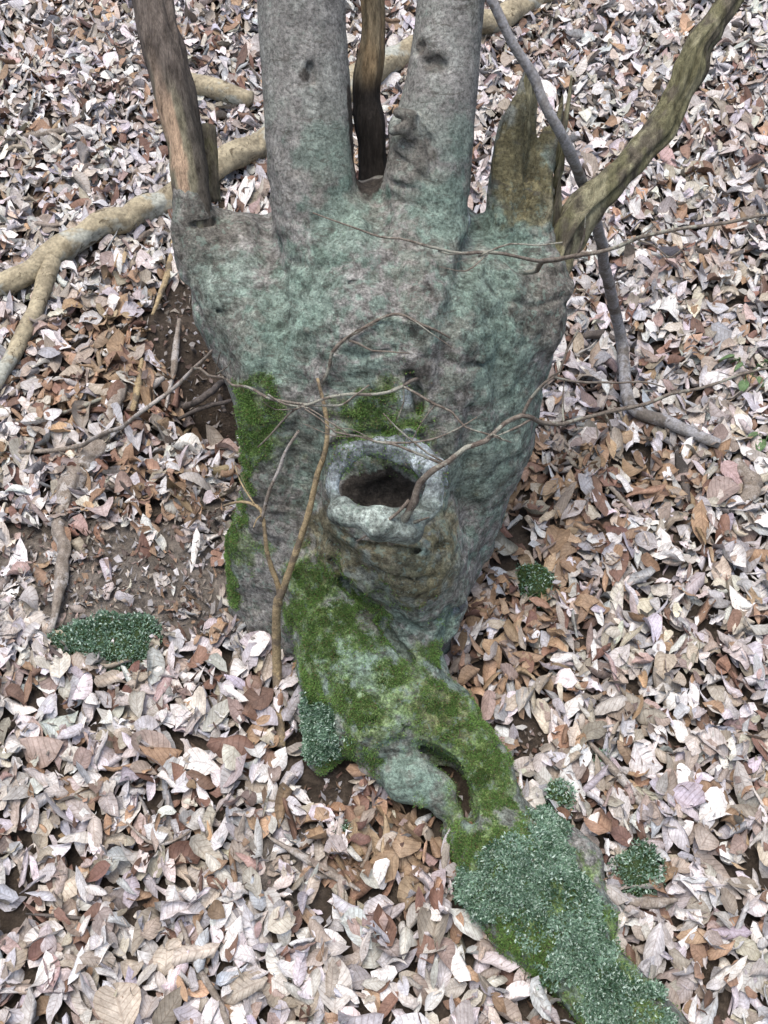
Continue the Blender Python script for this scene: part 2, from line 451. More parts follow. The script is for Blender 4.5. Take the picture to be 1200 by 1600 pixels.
# swelling below the hollow and the heel of the trunk
chain(0, [(585, 800, -.10, 72), (625, 850, -.10, 98), (640, 920, -.07, 92), (668, 975, -.05, 44), (680, 1010, -.04, 22)], .04)
chain(0, [(705, 850, .03, 42), (680, 930, .02, 36)], .04)
# roots
chain(4, [(520, 890, -.05, 62), (520, 960, -.09, 78), (558, 1045, 'g0.75', 98), (606, 1095, 'g0.55', 104), (676, 1130, 'g0.65', 76), (736, 1180, 'g0.75', 48),
          (768, 1245, 'g0.65', 44), (768, 1315, 'g0.4', 68), (800, 1375, 'g0.35', 92), (858, 1440, 'g0.3', 88), (912, 1510, 'g0.3', 66), (985, 1600, 'g0.3', 62), (1080, 1690, 'g0.2', 50), (1180, 1760, 'g-0.2', 40)], .03)
chain(4, [(545, 1095, 'g0.5', 72), (512, 1140, 'g0.55', 44), (500, 1175, 'g0.35', 34)], .03)
chain(4, [(850, 1300, 'g0.3', 30), (900, 1360, 'g0.3', 40), (935, 1430, 'g0.3', 30)], .03)
chain(6, [(606, 1192, 'g1.1', 32), (642, 1212, 'g1.0', 47), (684, 1236, 'g0.9', 42), (712, 1275, 'g0.7', 28), (722, 1320, 'g0.4', 32)], .008)
# rim of the hollow
KC = at_y(600, 758, -.206)
KN = np.array([0.10, -.62, .78]); KN /= np.linalg.norm(KN)
KU = np.cross(KN, np.array([1.0, 0, 0])); KU /= np.linalg.norm(KU)      # up the trunk, in the ring's plane
KU = -KU if KU[2] < 0 else KU
KR = np.cross(KU, KN)
KR = KR if KR[0] > 0 else -KR
zk = depth(KC)
KA, KB = 80 * zk / FPX, 66 * zk / FPX
ring_a = np.linspace(0, 2 * np.pi, 19)
ring_p = np.array([KC + KR * KA * math.cos(a) + KU * KB * math.sin(a) + KN * (.012 * math.sin(a * 3 + 1)) for a in ring_a])
ring_r = np.array([(18.5 + 3.5 * math.sin(3 * a + .7) + 6 * max(0, math.cos(a - 1.1)) ** 2 + 8 * max(0, -math.sin(a)) ** 2 + (2.5 if i % 2 else -2.5)) * zk / FPX for i, a in enumerate(ring_a)])
PRIMS.append((ring_p, ring_r, 5, .012))
PRIMS.append((np.array([KC + KR * KA * .8 + KU * KB * .35, KC + KR * KA * 1.22 + KU * KB * .1]), np.array([20 * zk / FPX, 12 * zk / FPX]), 5, .014))
PRIMS.append((np.array([KC + KR * KA * .2 + KU * KB * 1.0, KC + KR * KA * .5 + KU * KB * 1.25]), np.array([18 * zk / FPX, 13 * zk / FPX]), 5, .014))
SUBS = []             # (pts, rad, k)
def cut(pts, k=.006):
    P, R = [], []
    for (p, r) in pts: P.append(p); R.append(r)
    SUBS.append((np.array(P), np.array(R), k))
for ofs, kr in ((-.54, .23), (-.22, .32), (.15, .34), (.50, .25)):
    o_ = KR * KA * ofs + KU * KB * (.10 + .05 * math.sin(ofs * 9))
    cut([(KC + KN * .05 + o_, KA * kr), (KC + o_, KA * kr), (KC - KN * .04 + o_, KA * kr), (KC - KN * .075 + np.array([0, .015, 0]) + o_ * .8, KA * kr * .9)], .008)
def px_r(p, r): return r * depth(p) / FPX
def slit(pix, k=.005):
    L = []
    for (px, py, Y, r) in pix:
        q = at_y(px, py, Y) if not isinstance(Y, str) else on_ground(px, py, float(Y[1:]))
        L.append((q, px_r(q, r)))
    cut(L, k)
def groove(pix, deep=.0, k=.004):
    """a crack along the surface that the pixels show, cut deep metres inwards"""
    q = HITS.pop(0)
    A = [(p, r * depth(p) / FPX) for p, (a, b, r) in zip(q, pix) if p is not None]
    if len(A) < 2: return
    GROOVES.append((A, k))
    if deep > 0:
        B = []
        for (p, r) in A:
            d = p - CAM; d = d / np.linalg.norm(d); d = d * .8 + np.array([0, 0, -.3]); B.append((p + d * deep, r * .8))
        GROOVES.append((B, k))
        GROOVES.append(([( (a[0] + b[0]) / 2, a[1] * .9) for a, b in zip(A, B)], k))
GROOVES = []
# rotten hollow behind the stems, crevice beside the heel, slit between the two root arms, hollow under the mossy toe
slit([(574, 140, .10, 18), (577, 210, .10, 24), (580, 275, .10, 20)], .008)
slit([(545, 1228, 'h0.02', 22), (500, 1242, 'h0.01', 20)], .01)
slit([(858, 190, .11, 12), (858, 240, .115, 10), (850, 290, .12, 6)], .006)                       # hollow in the broken stub
slit([(842, 170, .15, 10), (846, 220, .135, 11), (846, 270, .125, 7)], .004)

STUB = [(p, r) for (p, r, i, k) in PRIMS if i == 3]
def seg_dist(P, A, B, ra, rb):
    ab = B - A; L2 = float(ab @ ab) + 1e-12
    t = np.clip(((P - A) @ ab) / L2, 0, 1)
    q = P - A - t[:, None] * ab
    return np.sqrt(np.einsum('ij,ij->i', q, q)) - (ra + (rb - ra) * t)
def chain_dist(P, pts, rad):
    d = None
    for i in range(len(pts) - 1):
        e = seg_dist(P, pts[i].astype(np.float32), pts[i + 1].astype(np.float32), np.float32(rad[i]), np.float32(rad[i + 1]))
        d = e if d is None else np.minimum(d, e)
    return d
def tree_sdf(P, detail=True, want_part=False, cull=False, subs=True):
    P = np.asarray(P, dtype=np.float32)
    n = len(P)
    D, best, part = np.full(n, 9, np.float32), np.full(n, 9, np.float32), np.zeros(n, np.int8)
    def near(pts, rad, mg):
        r = float(rad.max()) + mg
        a, b = pts.min(0) - r, pts.max(0) + r
        return np.where(((P > a.astype(np.float32)) & (P < b.astype(np.float32))).all(1))[0]
    for (pts, rad, pid, k) in PRIMS:
        ix = near(pts, rad, .10) if cull else np.arange(n)
        if not len(ix): continue
        e = chain_dist(P[ix], pts, rad); d = D[ix]
        h = np.clip(.5 + .5 * (d - e) / k, 0, 1)
        D[ix] = d * (1 - h) + e * h - k * h * (1 - h)
        if want_part:
            m = ix[e < best[ix]]; best[m] = e[e < best[ix]]; part[m] = pid
    if detail:
        # smooth stems, rough stool
        rough = smooth(.90, .62, P[:, 2]) * .8 + .2
        lump = .011 * noise(P, (7, 7, 5), 31) + .006 * noise(P, (17, 17, 9), 32)
        wr = noise(P + .02 * noise(P, 9, 35)[:, None], (9, 9, 38), 33)
        wr = -.0022 * smooth(.25, .0, np.abs(wr))
        fn_ = noise(P, 42, 34)
        fine = .0032 * fn_ + .002 * noise(P, 80, 37)
        D = D - rough * (lump + wr * .9 + fine)
        D = D - .0018 * noise(P, (34, 34, 4.5), 36)
        ix = np.where((P[:, 2] > .66) & (P[:, 0] > .15))[0]
        if len(ix):
            Q = P[ix]
            st = smooth(.012, -.002, np.minimum(chain_dist(Q, STUB[0][0], STUB[0][1]), chain_dist(Q, STUB[1][0], STUB[1][1])) - D[ix]) * smooth(.66, .74, Q[:, 2])
            D[ix] -= st * (.008 * noise(Q, (44, 44, 7), 38) + .007 * noise(Q, (90, 90, 12), 39) + .004 * noise(Q, 22, 40))
    for (pts, rad, k) in (SUBS if subs else SUBS[:5]):
        ix = near(pts, rad, .03) if cull else np.arange(n)
        if not len(ix): continue
        e = chain_dist(P[ix], pts, rad); d = D[ix]
        if detail: e = e + min(.004, float(rad.mean()) * .4) * fn_[ix]
        h = np.clip(.5 - .5 * (d + e) / k, 0, 1)
        D[ix] = d * (1 - h) - e * h + k * h * (1 - h)
    return (D, part) if want_part else D
def hits(pix, detail=False):
    """first points of the tree seen through photo pixels (None where it is missed)"""
    if not len(pix): return []
    d = np.array([ray(a, b) for (a, b) in pix]); d /= np.linalg.norm(d, axis=1)[:, None]
    t = np.full(len(d), .6); done = np.zeros(len(d), bool)
    for _ in range(45):
        e = tree_sdf(CAM + d * t[:, None], detail=detail, subs=False)
        done |= e < .0012
        t = np.where(done | (t > 2.6), t, t + e * .92)
        if (done | (t > 2.6)).all(): break
    return [CAM + d[i] * t[i] if done[i] else None for i in range(len(d))]
def hit(px, py, off=0.0):
    p = hits([(px, py)])[0]
    if p is None: return None
    d = ray(px, py)
    return p - d / np.linalg.norm(d) * off
# cracks: beside the heel, between the two root arms, by the little rot hole, collars under the stems, folds in the bark
CRACKS = [
    ([(600 + 112 * math.cos(a), 760 - 88 * math.sin(a), 6) for a in np.linspace(-.5, 3.7, 15)], .008, .004),
    ([(484, 102, 7), (488, 124, 7)], .008, .004),
    ([(668, 98, 6), (682, 94, 7), (694, 100, 5)], .006, .004),
    ([(660, 70, 5), (652, 80, 5)], .006, .004),
    ([(518, 872, 7), (533, 900, 12), (552, 925, 11), (588, 948, 13), (606, 985, 15), (640, 1030, 11)], .035, .004),
    ([(612, 1160, 6), (640, 1162, 7), (668, 1170, 11), (702, 1190, 15), (720, 1225, 17), (730, 1258, 16), (738, 1286, 11)], .045, .003),
    ([(640, 585, 8), (652, 610, 12), (655, 640, 9)], .02, .004),
    ([(428, 380, 4), (446, 406, 5), (485, 420, 5), (530, 416, 5), (564, 396, 4)], 0, .004),
    ([(436, 442, 3.5), (500, 454, 4.5), (560, 440, 3.5)], 0, .004),
    ([(590, 300, 8), (598, 345, 6), (608, 395, 5), (616, 430, 3.5)], 0, .004),
    ([(745, 350, 8), (740, 385, 6), (728, 420, 4)], .004, .004),
    ([(612, 236, 4), (640, 258, 5), (668, 285, 4)], 0, .004),
    ([(655, 186, 5), (672, 222, 6), (676, 268, 4)], .006, .004),
    ([(606, 282, 4), (640, 294, 5), (664, 300, 4)], 0, .004),
    ([(606, 305, 4), (630, 318, 4), (656, 322, 3.5)], 0, .004),
    ([(530, 832, 5), (580, 854, 6), (640, 862, 5), (700, 850, 4)], .006, .004),
    ([(560, 880, 4), (620, 905, 5), (690, 900, 4)], 0, .004),
    ([(455, 960, 5), (448, 1040, 6), (462, 1100, 5)], .012, .004),
    ([(690, 1010, 6), (705, 960, 8), (740, 920, 8)], .02, .004),
    ([(430, 460, 4), (420, 540, 5), (408, 600, 4)], 0, .004),
    ([(470, 640, 4), (455, 720, 5), (450, 800, 5), (458, 870, 4)], 0, .004),
    ([(300, 352, 4), (340, 345, 5), (395, 330, 5)], .006, .004),
    ([(300, 470, 4), (350, 490, 5), (400, 480, 4)], 0, .004),
    ([(790, 470, 4), (840, 480, 5), (880, 465, 4)], 0, .004),
    ([(660, 560, 4), (720, 575, 4.5), (790, 560, 4)], 0, .004),
    ([(500, 540, 4), (560, 560, 4.5), (630, 545, 4)], 0, .004),
    ([(740, 640, 4), (735, 720, 5), (745, 800, 4)], 0, .004),
    ([(560, 1075, 4), (600, 1120, 5), (660, 1150, 4)], 0, .004),
]
flat = hits([(a, b) for (pix, de, k) in CRACKS for (a, b, r) in pix], True)
SLIT_I = 0
HITS = []
for (pix, de, k) in CRACKS:
    HITS.append(flat[:len(pix)]); flat = flat[len(pix):]
for (pix, de, k) in CRACKS:
    if pix[0][:2] == (612, 1160): SLIT_I = len(GROOVES)
    groove(pix, de, k)
VALLEYS = [[(582, 300, 16), (598, 380, 22), (618, 460, 20), (632, 530, 14)], [(414, 335, 14), (424, 430, 18), (432, 520, 16), (425, 590, 10)], [(746, 350, 14), (728, 430, 18), (708, 520, 16), (700, 590, 10)],
           [(490, 660, 14), (478, 750, 22), (470, 850, 24), (462, 940, 20), (455, 1010, 16)], [(742, 650, 12), (732, 740, 18), (738, 820, 14)], [(500, 840, 14), (540, 880, 20), (590, 930, 22), (625, 985, 18)]]
vh = hits([(a, b) for v in VALLEYS for (a, b, r) in v], True)
for v in VALLEYS:
    q, vh = vh[:len(v)], vh[len(v):]
    A = []
    for p, (a, b, r) in zip(q, v):
        if p is not None:
            rr = r * depth(p) / FPX; A.append((p - ray(a, b) * rr * .45, rr))
    GROOVES.append((A, .022))
for (A, k) in GROOVES: cut(A, k)

VX = .0042
lo = np.array([-.52, -.82, -.42]); hi = np.array([.56, .42, 1.26])
dims = np.ceil((hi - lo) / VX).astype(int)
# coarse pass
CS = 5
cd = dims // CS + 2
cg = np.stack(np.meshgrid(*[np.arange(c) for c in cd], indexing='ij'), -1).reshape(-1, 3)
cD = tree_sdf(lo + cg * (VX * CS), detail=False).reshape(cd)
band = np.abs(cD) < VX * CS * .87 + .022
def up(a):
    a = np.repeat(np.repeat(np.repeat(a, CS, 0), CS, 1), CS, 2)
    return a[:dims[0], :dims[1], :dims[2]]
# coarse node -> its surrounding cell block, centred
sh = CS // 2
def up_c(a):
    pad = np.pad(a, ((0, 1),) * 3, mode='edge')
    b = np.repeat(np.repeat(np.repeat(pad, CS, 0), CS, 1), CS, 2)
    return b[sh:sh + dims[0], sh:sh + dims[1], sh:sh + dims[2]]
D = up_c(cD.astype(np.float32)).copy()
mask = up_c(band)
mask &= (lo[2] + np.arange(dims[2]) * VX)[None, None, :] > (ground_h(*np.meshgrid(lo[0] + np.arange(dims[0]) * VX, lo[1] + np.arange(dims[1]) * VX, indexing='ij')) - .07)[:, :, None]
idx = np.argwhere(mask)
vals = np.empty(len(idx), np.float32)
for s in range(0, len(idx), 400000):
    vals[s:s + 400000] = tree_sdf(lo + idx[s:s + 400000] * VX, cull=True)
D[mask] = vals
del vals, idx
# open at the bottom is fine (buried); close it at the top by clipping at the grid edge
D[:, :, -2:] = np.maximum(D[:, :, -2:], .001)
inside = D < 0
# naive surface nets
nz = dims
cnt = np.zeros(np.array(dims) - 1, np.uint8)
for dx in (0, 1):
    for dy in (0, 1):
        for dz in (0, 1):
            cnt += inside[dx:dims[0] - 1 + dx, dy:dims[1] - 1 + dy, dz:dims[2] - 1 + dz]
act = (cnt > 0) & (cnt < 8)
cells = np.argwhere(act)
vid = np.full(act.shape, -1, np.int32)
vid[tuple(cells.T)] = np.arange(len(cells))
corner = [(a, b, c) for a in (0, 1) for b in (0, 1) for c in (0, 1)]
cv = np.stack([D[cells[:, 0] + a, cells[:, 1] + b, cells[:, 2] + c] for (a, b, c) in corner], 1)
acc = np.zeros((len(cells), 3), np.float32); nn = np.zeros(len(cells), np.float32)
for i, ca in enumerate(corner):
    for j, cb in enumerate(corner):
        if j <= i or sum(abs(np.array(ca) - np.array(cb))) != 1: continue
        a, b = cv[:, i], cv[:, j]
        m = (a < 0) != (b < 0)
        t = np.where(m, a / np.where(m, a - b, 1), 0)
        p = np.array(ca, np.float32)[None, :] + t[:, None] * (np.array(cb, np.float32) - np.array(ca, np.float32))[None, :]
        acc += np.where(m[:, None], p, 0); nn += m
TV = lo + (cells + acc / nn[:, None]) * VX
quads = []
for ax in range(3):
    o1, o2 = [(1, 2), (2, 0), (0, 1)][ax]
    sl0 = [slice(1, dims[k] - 1) for k in range(3)]; sl1 = list(sl0)
    sl0[ax] = slice(0, dims[ax] - 1); sl1[ax] = slice(1, dims[ax])
    a = inside[tuple(sl0)]; b = inside[tuple(sl1)]
    for sgn in (0, 1):
        e = np.argwhere((a & ~b) if sgn == 0 else (~a & b))
        off = np.ones(3, int); off[ax] = 0
        e = e + off
        def cidx(d1, d2):
            q = e.copy(); q[:, o1] -= d1; q[:, o2] -= d2
            return vid[q[:, 0], q[:, 1], q[:, 2]]
        Q = np.stack([cidx(1, 1), cidx(0, 1), cidx(0, 0), cidx(1, 0)], 1)
        if sgn: Q = Q[:, ::-1]
        quads.append(Q)
TF = np.vstack(quads)
TF = TF[(TF >= 0).all(1)]
del D, inside, mask, act, vid, cnt
# drop what lies well under the soil
gz = ground_h(TV[:, 0], TV[:, 1])
keep = (TV[:, 2] > gz - .05)
TF = TF[keep[TF].all(1)]
# vertex normals of the whole tree
fn = np.cross(TV[TF[:, 2]] - TV[TF[:, 0]], TV[TF[:, 3]] - TV[TF[:, 1]])
TN = np.zeros_like(TV)
for k in range(4): np.add.at(TN, TF[:, k], fn)
TN /= np.linalg.norm(TN, axis=1)[:, None] + 1e-12
_, tpart = tree_sdf(TV, detail=False, want_part=True)

# ---- bark colours, in patches that sit on the tree itself
GREY = np.array([.190, .188, .178]); TEAL = np.array([.125, .180, .150]); BROWN = np.array([.118, .112, .098]); FILM = np.array([.132, .195, .075])
OLIVE = np.array([.165, .15, .085]); PALE = np.array([.27, .31, .33]); MOSSG = np.array([.10, .145, .04]); DARK = np.array([.03, .026, .022])
n_lo = fbm(TV, 6, 51, 3); n_mid = fbm(TV, 17, 55, 3); n_hi = fbm(TV, 45, 57, 3)
col = np.tile(GREY, (len(TV), 1))
def blend(col, m, c): return col * (1 - m[:, None]) + c * m[:, None]
stool = smooth(.95, .75, TV[:, 2])
n_vf = fbm(TV, 90, 95, 2)
col = blend(col, smooth(.0, .16, n_lo * .55 + n_mid * .55 + n_hi * .5 + n_vf * .45) * (.12 + .66 * stool), TEAL)
col = blend(col, smooth(.08, .22, fbm(TV, 8, 61, 3) + .4 * n_hi + .35 * n_vf) * .6 * stool, BROWN)
# moss mask on the tree: (px, py, r_px, kind) kind 0 = short green, 1 = feathery pale
MOSS = [(392, 640, 40, 0), (388, 700, 34, 0), (376, 735, 26, 0), (366, 800, 30, 0), (360, 870, 30, 0), (366, 930, 22, 0), (405, 650, 42, 0), (408, 610, 30, 0), (400, 690, 30, 0), (378, 760, 24, 0), (362, 840, 26, 0), (362, 900, 24, 0), (575, 660, 48, 0), (620, 670, 40, 0), (545, 690, 30, 0),
        (700, 745, 26, 0), (480, 930, 55, 0), (530, 960, 55, 0), (580, 985, 45, 0), (500, 1000, 40, 0), (480, 1075, 45, 0), (530, 1085, 40, 0), (560, 1110, 36, 0), (610, 1050, 36, 0), (690, 1100, 50, 0), (730, 1140, 55, 0), (760, 1190, 50, 0),
        (770, 1250, 48, 0), (560, 1180, 36, 0), (520, 1190, 38, 0), (730, 1310, 60, 0), (780, 1320, 60, 0), (710, 1340, 40, 0), (495, 1140, 44, 1), (500, 1170, 30, 1), (800, 1360, 55, 1), (760, 1390, 50, 1), (860, 1330, 45, 1),
        (740, 1420, 40, 1), (830, 1410, 60, 1), (800, 1460, 60, 0), (890, 1390, 50, 1), (880, 1450, 60, 1), (840, 1500, 45, 0), (910, 1500, 60, 1), (940, 1560, 50, 1), (960, 1600, 60, 1), (1000, 1590, 50, 1), (930, 1420, 34, 1), (850, 1290, 34, 1), (680, 1030, 26, 0)]
TINTS = [(578, 288, 22, DARK, 1.0), (575, 300, 16, DARK, .9), (520, 1000, 110, FILM, .7), (600, 1080, 110, FILM, .75), (700, 1130, 90, FILM, .85), (760, 1230, 80, FILM, .85), (760, 1330, 100, FILM, .9), (850, 1430, 130, FILM, .9), (940, 1540, 120, FILM, .9), (490, 930, 60, FILM, .6), (590, 680, 80, FILM, .6), (400, 680, 60, FILM, .6), (366, 850, 50, FILM, .6), (515, 240, 50, TEAL, .6), (540, 350, 65, TEAL, .75), (700, 340, 75, TEAL, .85), (720, 220, 40, TEAL, .6), (790, 360, 70, TEAL, .9), (770, 460, 90, TEAL, .8),  # leading DARK spots paint shade onto the lit lip below the rotten hollow
                          (470, 470, 80, TEAL, .8), (340, 430, 60, TEAL, .6), (800, 570, 70, TEAL, .8), (760, 740, 70, TEAL, .7), (420, 560, 45, TEAL, .7), (680, 840, 40, PALE * .75, .9),
                          (700, 975, 35, TEAL * 1.15, .9), (640, 1215, 70, TEAL * 1.15, .85), (560, 1030, 70, TEAL, .7), (690, 1100, 60, OLIVE, .5), (520, 860, 60, OLIVE * .8, .8),
                          (700, 820, 50, OLIVE, .7), (640, 890, 70, OLIVE * .75, .8), (700, 880, 60, OLIVE, .6), (560, 790, 40, OLIVE * .8, .6), (820, 240, 70, OLIVE * .7, .95), (830, 180, 60, OLIVE * .6, .9), (800, 300, 50, OLIVE * .7, .8), (850, 330, 45, OLIVE * .8, .8),
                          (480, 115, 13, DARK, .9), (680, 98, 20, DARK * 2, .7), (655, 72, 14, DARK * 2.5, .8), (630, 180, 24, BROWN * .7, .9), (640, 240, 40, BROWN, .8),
                          (640, 620, 20, PALE, .9), (655, 580, 22, DARK, .7), (750, 345, 30, PALE * .95, .8), (860, 470, 60, BROWN, .8), (330, 350, 60, BROWN, .7), (580, 955, 30, BROWN * .8, .8)]
keys = list({(t[0], t[1]) for t in TINTS + MOSS})
SPOTS = dict(zip(keys, hits(keys)))
def patch(px, py, rpx, sq=1.0):
    p = SPOTS[(px, py)]
    if p is None: return np.zeros(len(TV))
    r = rpx * depth(p) / FPX
    q = TV - p; q = q * np.array([1, 1, 1 / sq])
    g_ = .35 if rpx < 25 else 1
    return smooth(1.15, .7, np.linalg.norm(q, axis=1) / r + g_ * (.65 * n_mid + .7 * n_hi + .5 * n_vf))
film = np.zeros(len(TV))
for (px, py, r, c, s) in TINTS:
    if c is FILM: film = np.maximum(film, patch(px, py, r))
for (px, py, r, c, s) in TINTS:
    col = blend(col, patch(px, py, r) * s, c)
ringm = (tpart == 5)
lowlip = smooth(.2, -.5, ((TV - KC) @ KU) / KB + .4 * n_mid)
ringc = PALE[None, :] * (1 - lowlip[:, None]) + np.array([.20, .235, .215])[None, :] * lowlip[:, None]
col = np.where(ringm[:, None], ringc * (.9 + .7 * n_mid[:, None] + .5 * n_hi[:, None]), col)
# inside of hollows: rotten dark wood, with shade painted over the lit lip too
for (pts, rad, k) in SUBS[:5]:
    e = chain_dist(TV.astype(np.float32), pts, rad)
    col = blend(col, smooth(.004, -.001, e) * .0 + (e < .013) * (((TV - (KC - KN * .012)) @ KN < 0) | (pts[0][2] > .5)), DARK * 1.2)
mossA = np.zeros(len(TV)); mossB = np.zeros(len(TV))
for (px, py, r, kd) in MOSS:
    m = patch(px, py, r)
    if kd == 0 or py > 1280: mossA = np.maximum(mossA, m * (1 if kd == 0 else .55))
    if kd == 0: pass
    else: mossB = np.maximum(mossB, m)
slit_e = chain_dist(TV.astype(np.float32), np.array([p for p, r in GROOVES[SLIT_I][0]]), np.array([r for p, r in GROOVES[SLIT_I][0]]))
mossA *= smooth(.003, .014, slit_e) * np.where(tpart == 5, .15, 1)
up_f = smooth(-.35, .25, TN[:, 2] - .35 * TN[:, 1])
mossA *= up_f * smooth(-.25, .2, n_mid * .6 + fbm(TV, 60, 93, 2) * .8 + .2); mossB *= up_f * smooth(-.4, .1, fbm(TV, 24, 94, 3) + .2)
col = blend(col, np.clip(mossA, 0, 1) * .75, MOSSG)
col = blend(col, np.clip(mossB, 0, 1) * .9, MOSSG * np.array([.9, 1.0, 1.6]))
col *= (1 + .3 * n_hi + .18 * fbm(TV, 85, 91, 2))[:, None]
col = np.clip(col, .012, .8)

tree = bpy.data.objects.new('beech_tree', None)
tree.location = (0, 0, 0); C.objects.link(tree)
tag(tree, 'old grey coppiced beech with several stems, a ringed hollow and a long mossy root', 'tree')
fpart = np.zeros((len(TF), 8), np.int16)
for k in range(4): np.add.at(fpart, (np.arange(len(TF)), tpart[TF[:, k]]), 1)
fp = fpart.argmax(1)
PLAB = {3: 'broken dead stub with jagged top', 5: 'pale blue grey swollen rim around the dark hollow', 6: 'smooth grey green root lobe like a rounded stone', 7: 'dark wrinkled burr at the foot of the stem', 4: 'mossy root running down the slope'}
for pid in range(8):
    F = TF[fp == pid]
    if not len(F): continue
    u, inv = np.unique(F.ravel(), return_inverse=True)
    wr_ = np.clip(smooth(.84, .66, TV[u, 2]) * .85 + .15 - (.5 if pid == 6 else 0), .1, 1)[:, None]
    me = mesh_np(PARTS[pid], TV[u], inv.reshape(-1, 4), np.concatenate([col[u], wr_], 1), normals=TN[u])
    o = obj(PARTS[pid], me, M_BARK, tree)
    if pid in PLAB: o['label'] = PLAB[pid]
# the stems go on above the picture
for (pid, nm) in ((1, 'upper_stem'), (2, 'upper_stem')):
    pts, rad = [(p, r) for (p, r, i, k) in PRIMS if i == pid][0]
    d = (pts[-1] - pts[-3]); d /= np.linalg.norm(d)
    zt = hi[2] - .012
    t0 = (zt - pts[-2][2]) / (pts[-1][2] - pts[-2][2]); p0 = pts[-2] + (pts[-1] - pts[-2]) * t0
    V, F = tube([p0 - d * .01, p0 + d * .35, p0 + d * .9, p0 + d * 1.5], [rad[-1] * 1.0, rad[-1] * .97, rad[-1] * .9, rad[-1] * .8], 24, .03, .05, 0, 60 + pid)
    o = obj(nm, mesh_np(nm, V, F, np.tile(np.append(GREY, .15), (len(V), 1))), M_BARK, tree)

# ---- moss growing on the tree: leaflets and tufts, too many to count
def blades(P, Nrm, kind, rg):
    """little pointed leaflets; kind 0 short dense green, 1 feathery pale"""
    n = len(P)
    if kind == 0: L = rg.uniform(.0022, .005, n); W = rg.uniform(.001, .002, n); jit = .9
    else: L = rg.uniform(.004, .0085, n); W = rg.uniform(.0022, .0042, n); jit = 1.5
    d = Nrm + jit * rg.normal(0, .6, (n, 3)) + np.array([0, -.15, .1]); d /= np.linalg.norm(d, axis=1)[:, None]
    s = np.cross(d, rg.normal(0, 1, (n, 3))); s /= np.linalg.norm(s, axis=1)[:, None] + 1e-9
    nb = np.cross(d, s)
    base = P - Nrm * .001 + Nrm * (np.clip(fbm(P, 38, 77, 2), -.2, 1) * (.003 if kind == 0 else .014))[:, None] + Nrm * (rg.uniform(0, .003 if kind == 0 else .007, n))[:, None]
    V = np.stack([base, base + d * (L * .5)[:, None] + s * (W * .5)[:, None] + nb * (W * .15)[:, None], base + d * L[:, None] - nb * (W * .35)[:, None], base + d * (L * .5)[:, None] - s * (W * .5)[:, None] + nb * (W * .15)[:, None]], 1)
    F = np.arange(4 * n).reshape(-1, 4)
    a = fbm(P, 30, 71, 2) * .5 + .5
    t = np.clip(rg.normal(.42, .25, n) + 1.1 * (a - .5), 0, 1)[:, None]
    if kind == 0:
        c = (1 - t) * np.array([.06, .12, .034]) + t * np.array([.21, .36, .10]); br = rg.random(n) < .10; c[br] = np.array([.17, .13, .07])
    else:
        c = (1 - t) * np.array([.05, .11, .06]) + t * np.array([.27, .41, .31])
        wsp = rg.random(n) < .18
        c[wsp] = np.array([.46, .58, .50]) * rg.uniform(.8, 1.15, (wsp.sum(), 1))
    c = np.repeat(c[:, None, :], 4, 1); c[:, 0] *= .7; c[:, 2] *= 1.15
    return V.reshape(-1, 3), F, c.reshape(-1, 3)
def face_samples(V, F, wgt, Nv, n, rg):
    A = np.linalg.norm(np.cross(V[F[:, 2]] - V[F[:, 0]], V[F[:, 3]] - V[F[:, 1]]), axis=1) * .5 * wgt
    if A.sum() <= 0: return np.zeros((0, 3)), np.zeros((0, 3))
    f = rg.choice(len(F), n, p=A / A.sum())
    u, v = rg.random(n)[:, None], rg.random(n)[:, None]
    q = F[f]
    P = (V[q[:, 0]] * (1 - u) + V[q[:, 1]] * u) * (1 - v) + (V[q[:, 3]] * (1 - u) + V[q[:, 2]] * u) * v
    return P, Nv[q[:, 0]]
visf = (TV[TF[:, 0], 2] > gz[TF[:, 0]] - .01)
for kd, mm, n, nm, lb in ((0, mossA, 85000, 'moss', 'short bright green moss on the bark and root'), (1, mossB, 42000, 'feathery_moss', 'feathery pale green moss with whitish tips on the lower root')):
    wf = (np.clip(mm[TF].mean(1), 0, 1) ** 1.2 * (.25 + .75 * smooth(-.3, .3, n_hi[TF[:, 0]] + n_vf[TF[:, 0]])) + (.05 * np.clip(film[TF].mean(1), 0, 1) if kd == 0 else 0)) * visf
    P, Nn = face_samples(TV, TF, wf, TN, n, rng)
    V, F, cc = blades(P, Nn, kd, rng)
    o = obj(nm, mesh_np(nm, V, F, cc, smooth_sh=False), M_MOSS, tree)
    o['kind'] = 'stuff'; o['label'] = lb

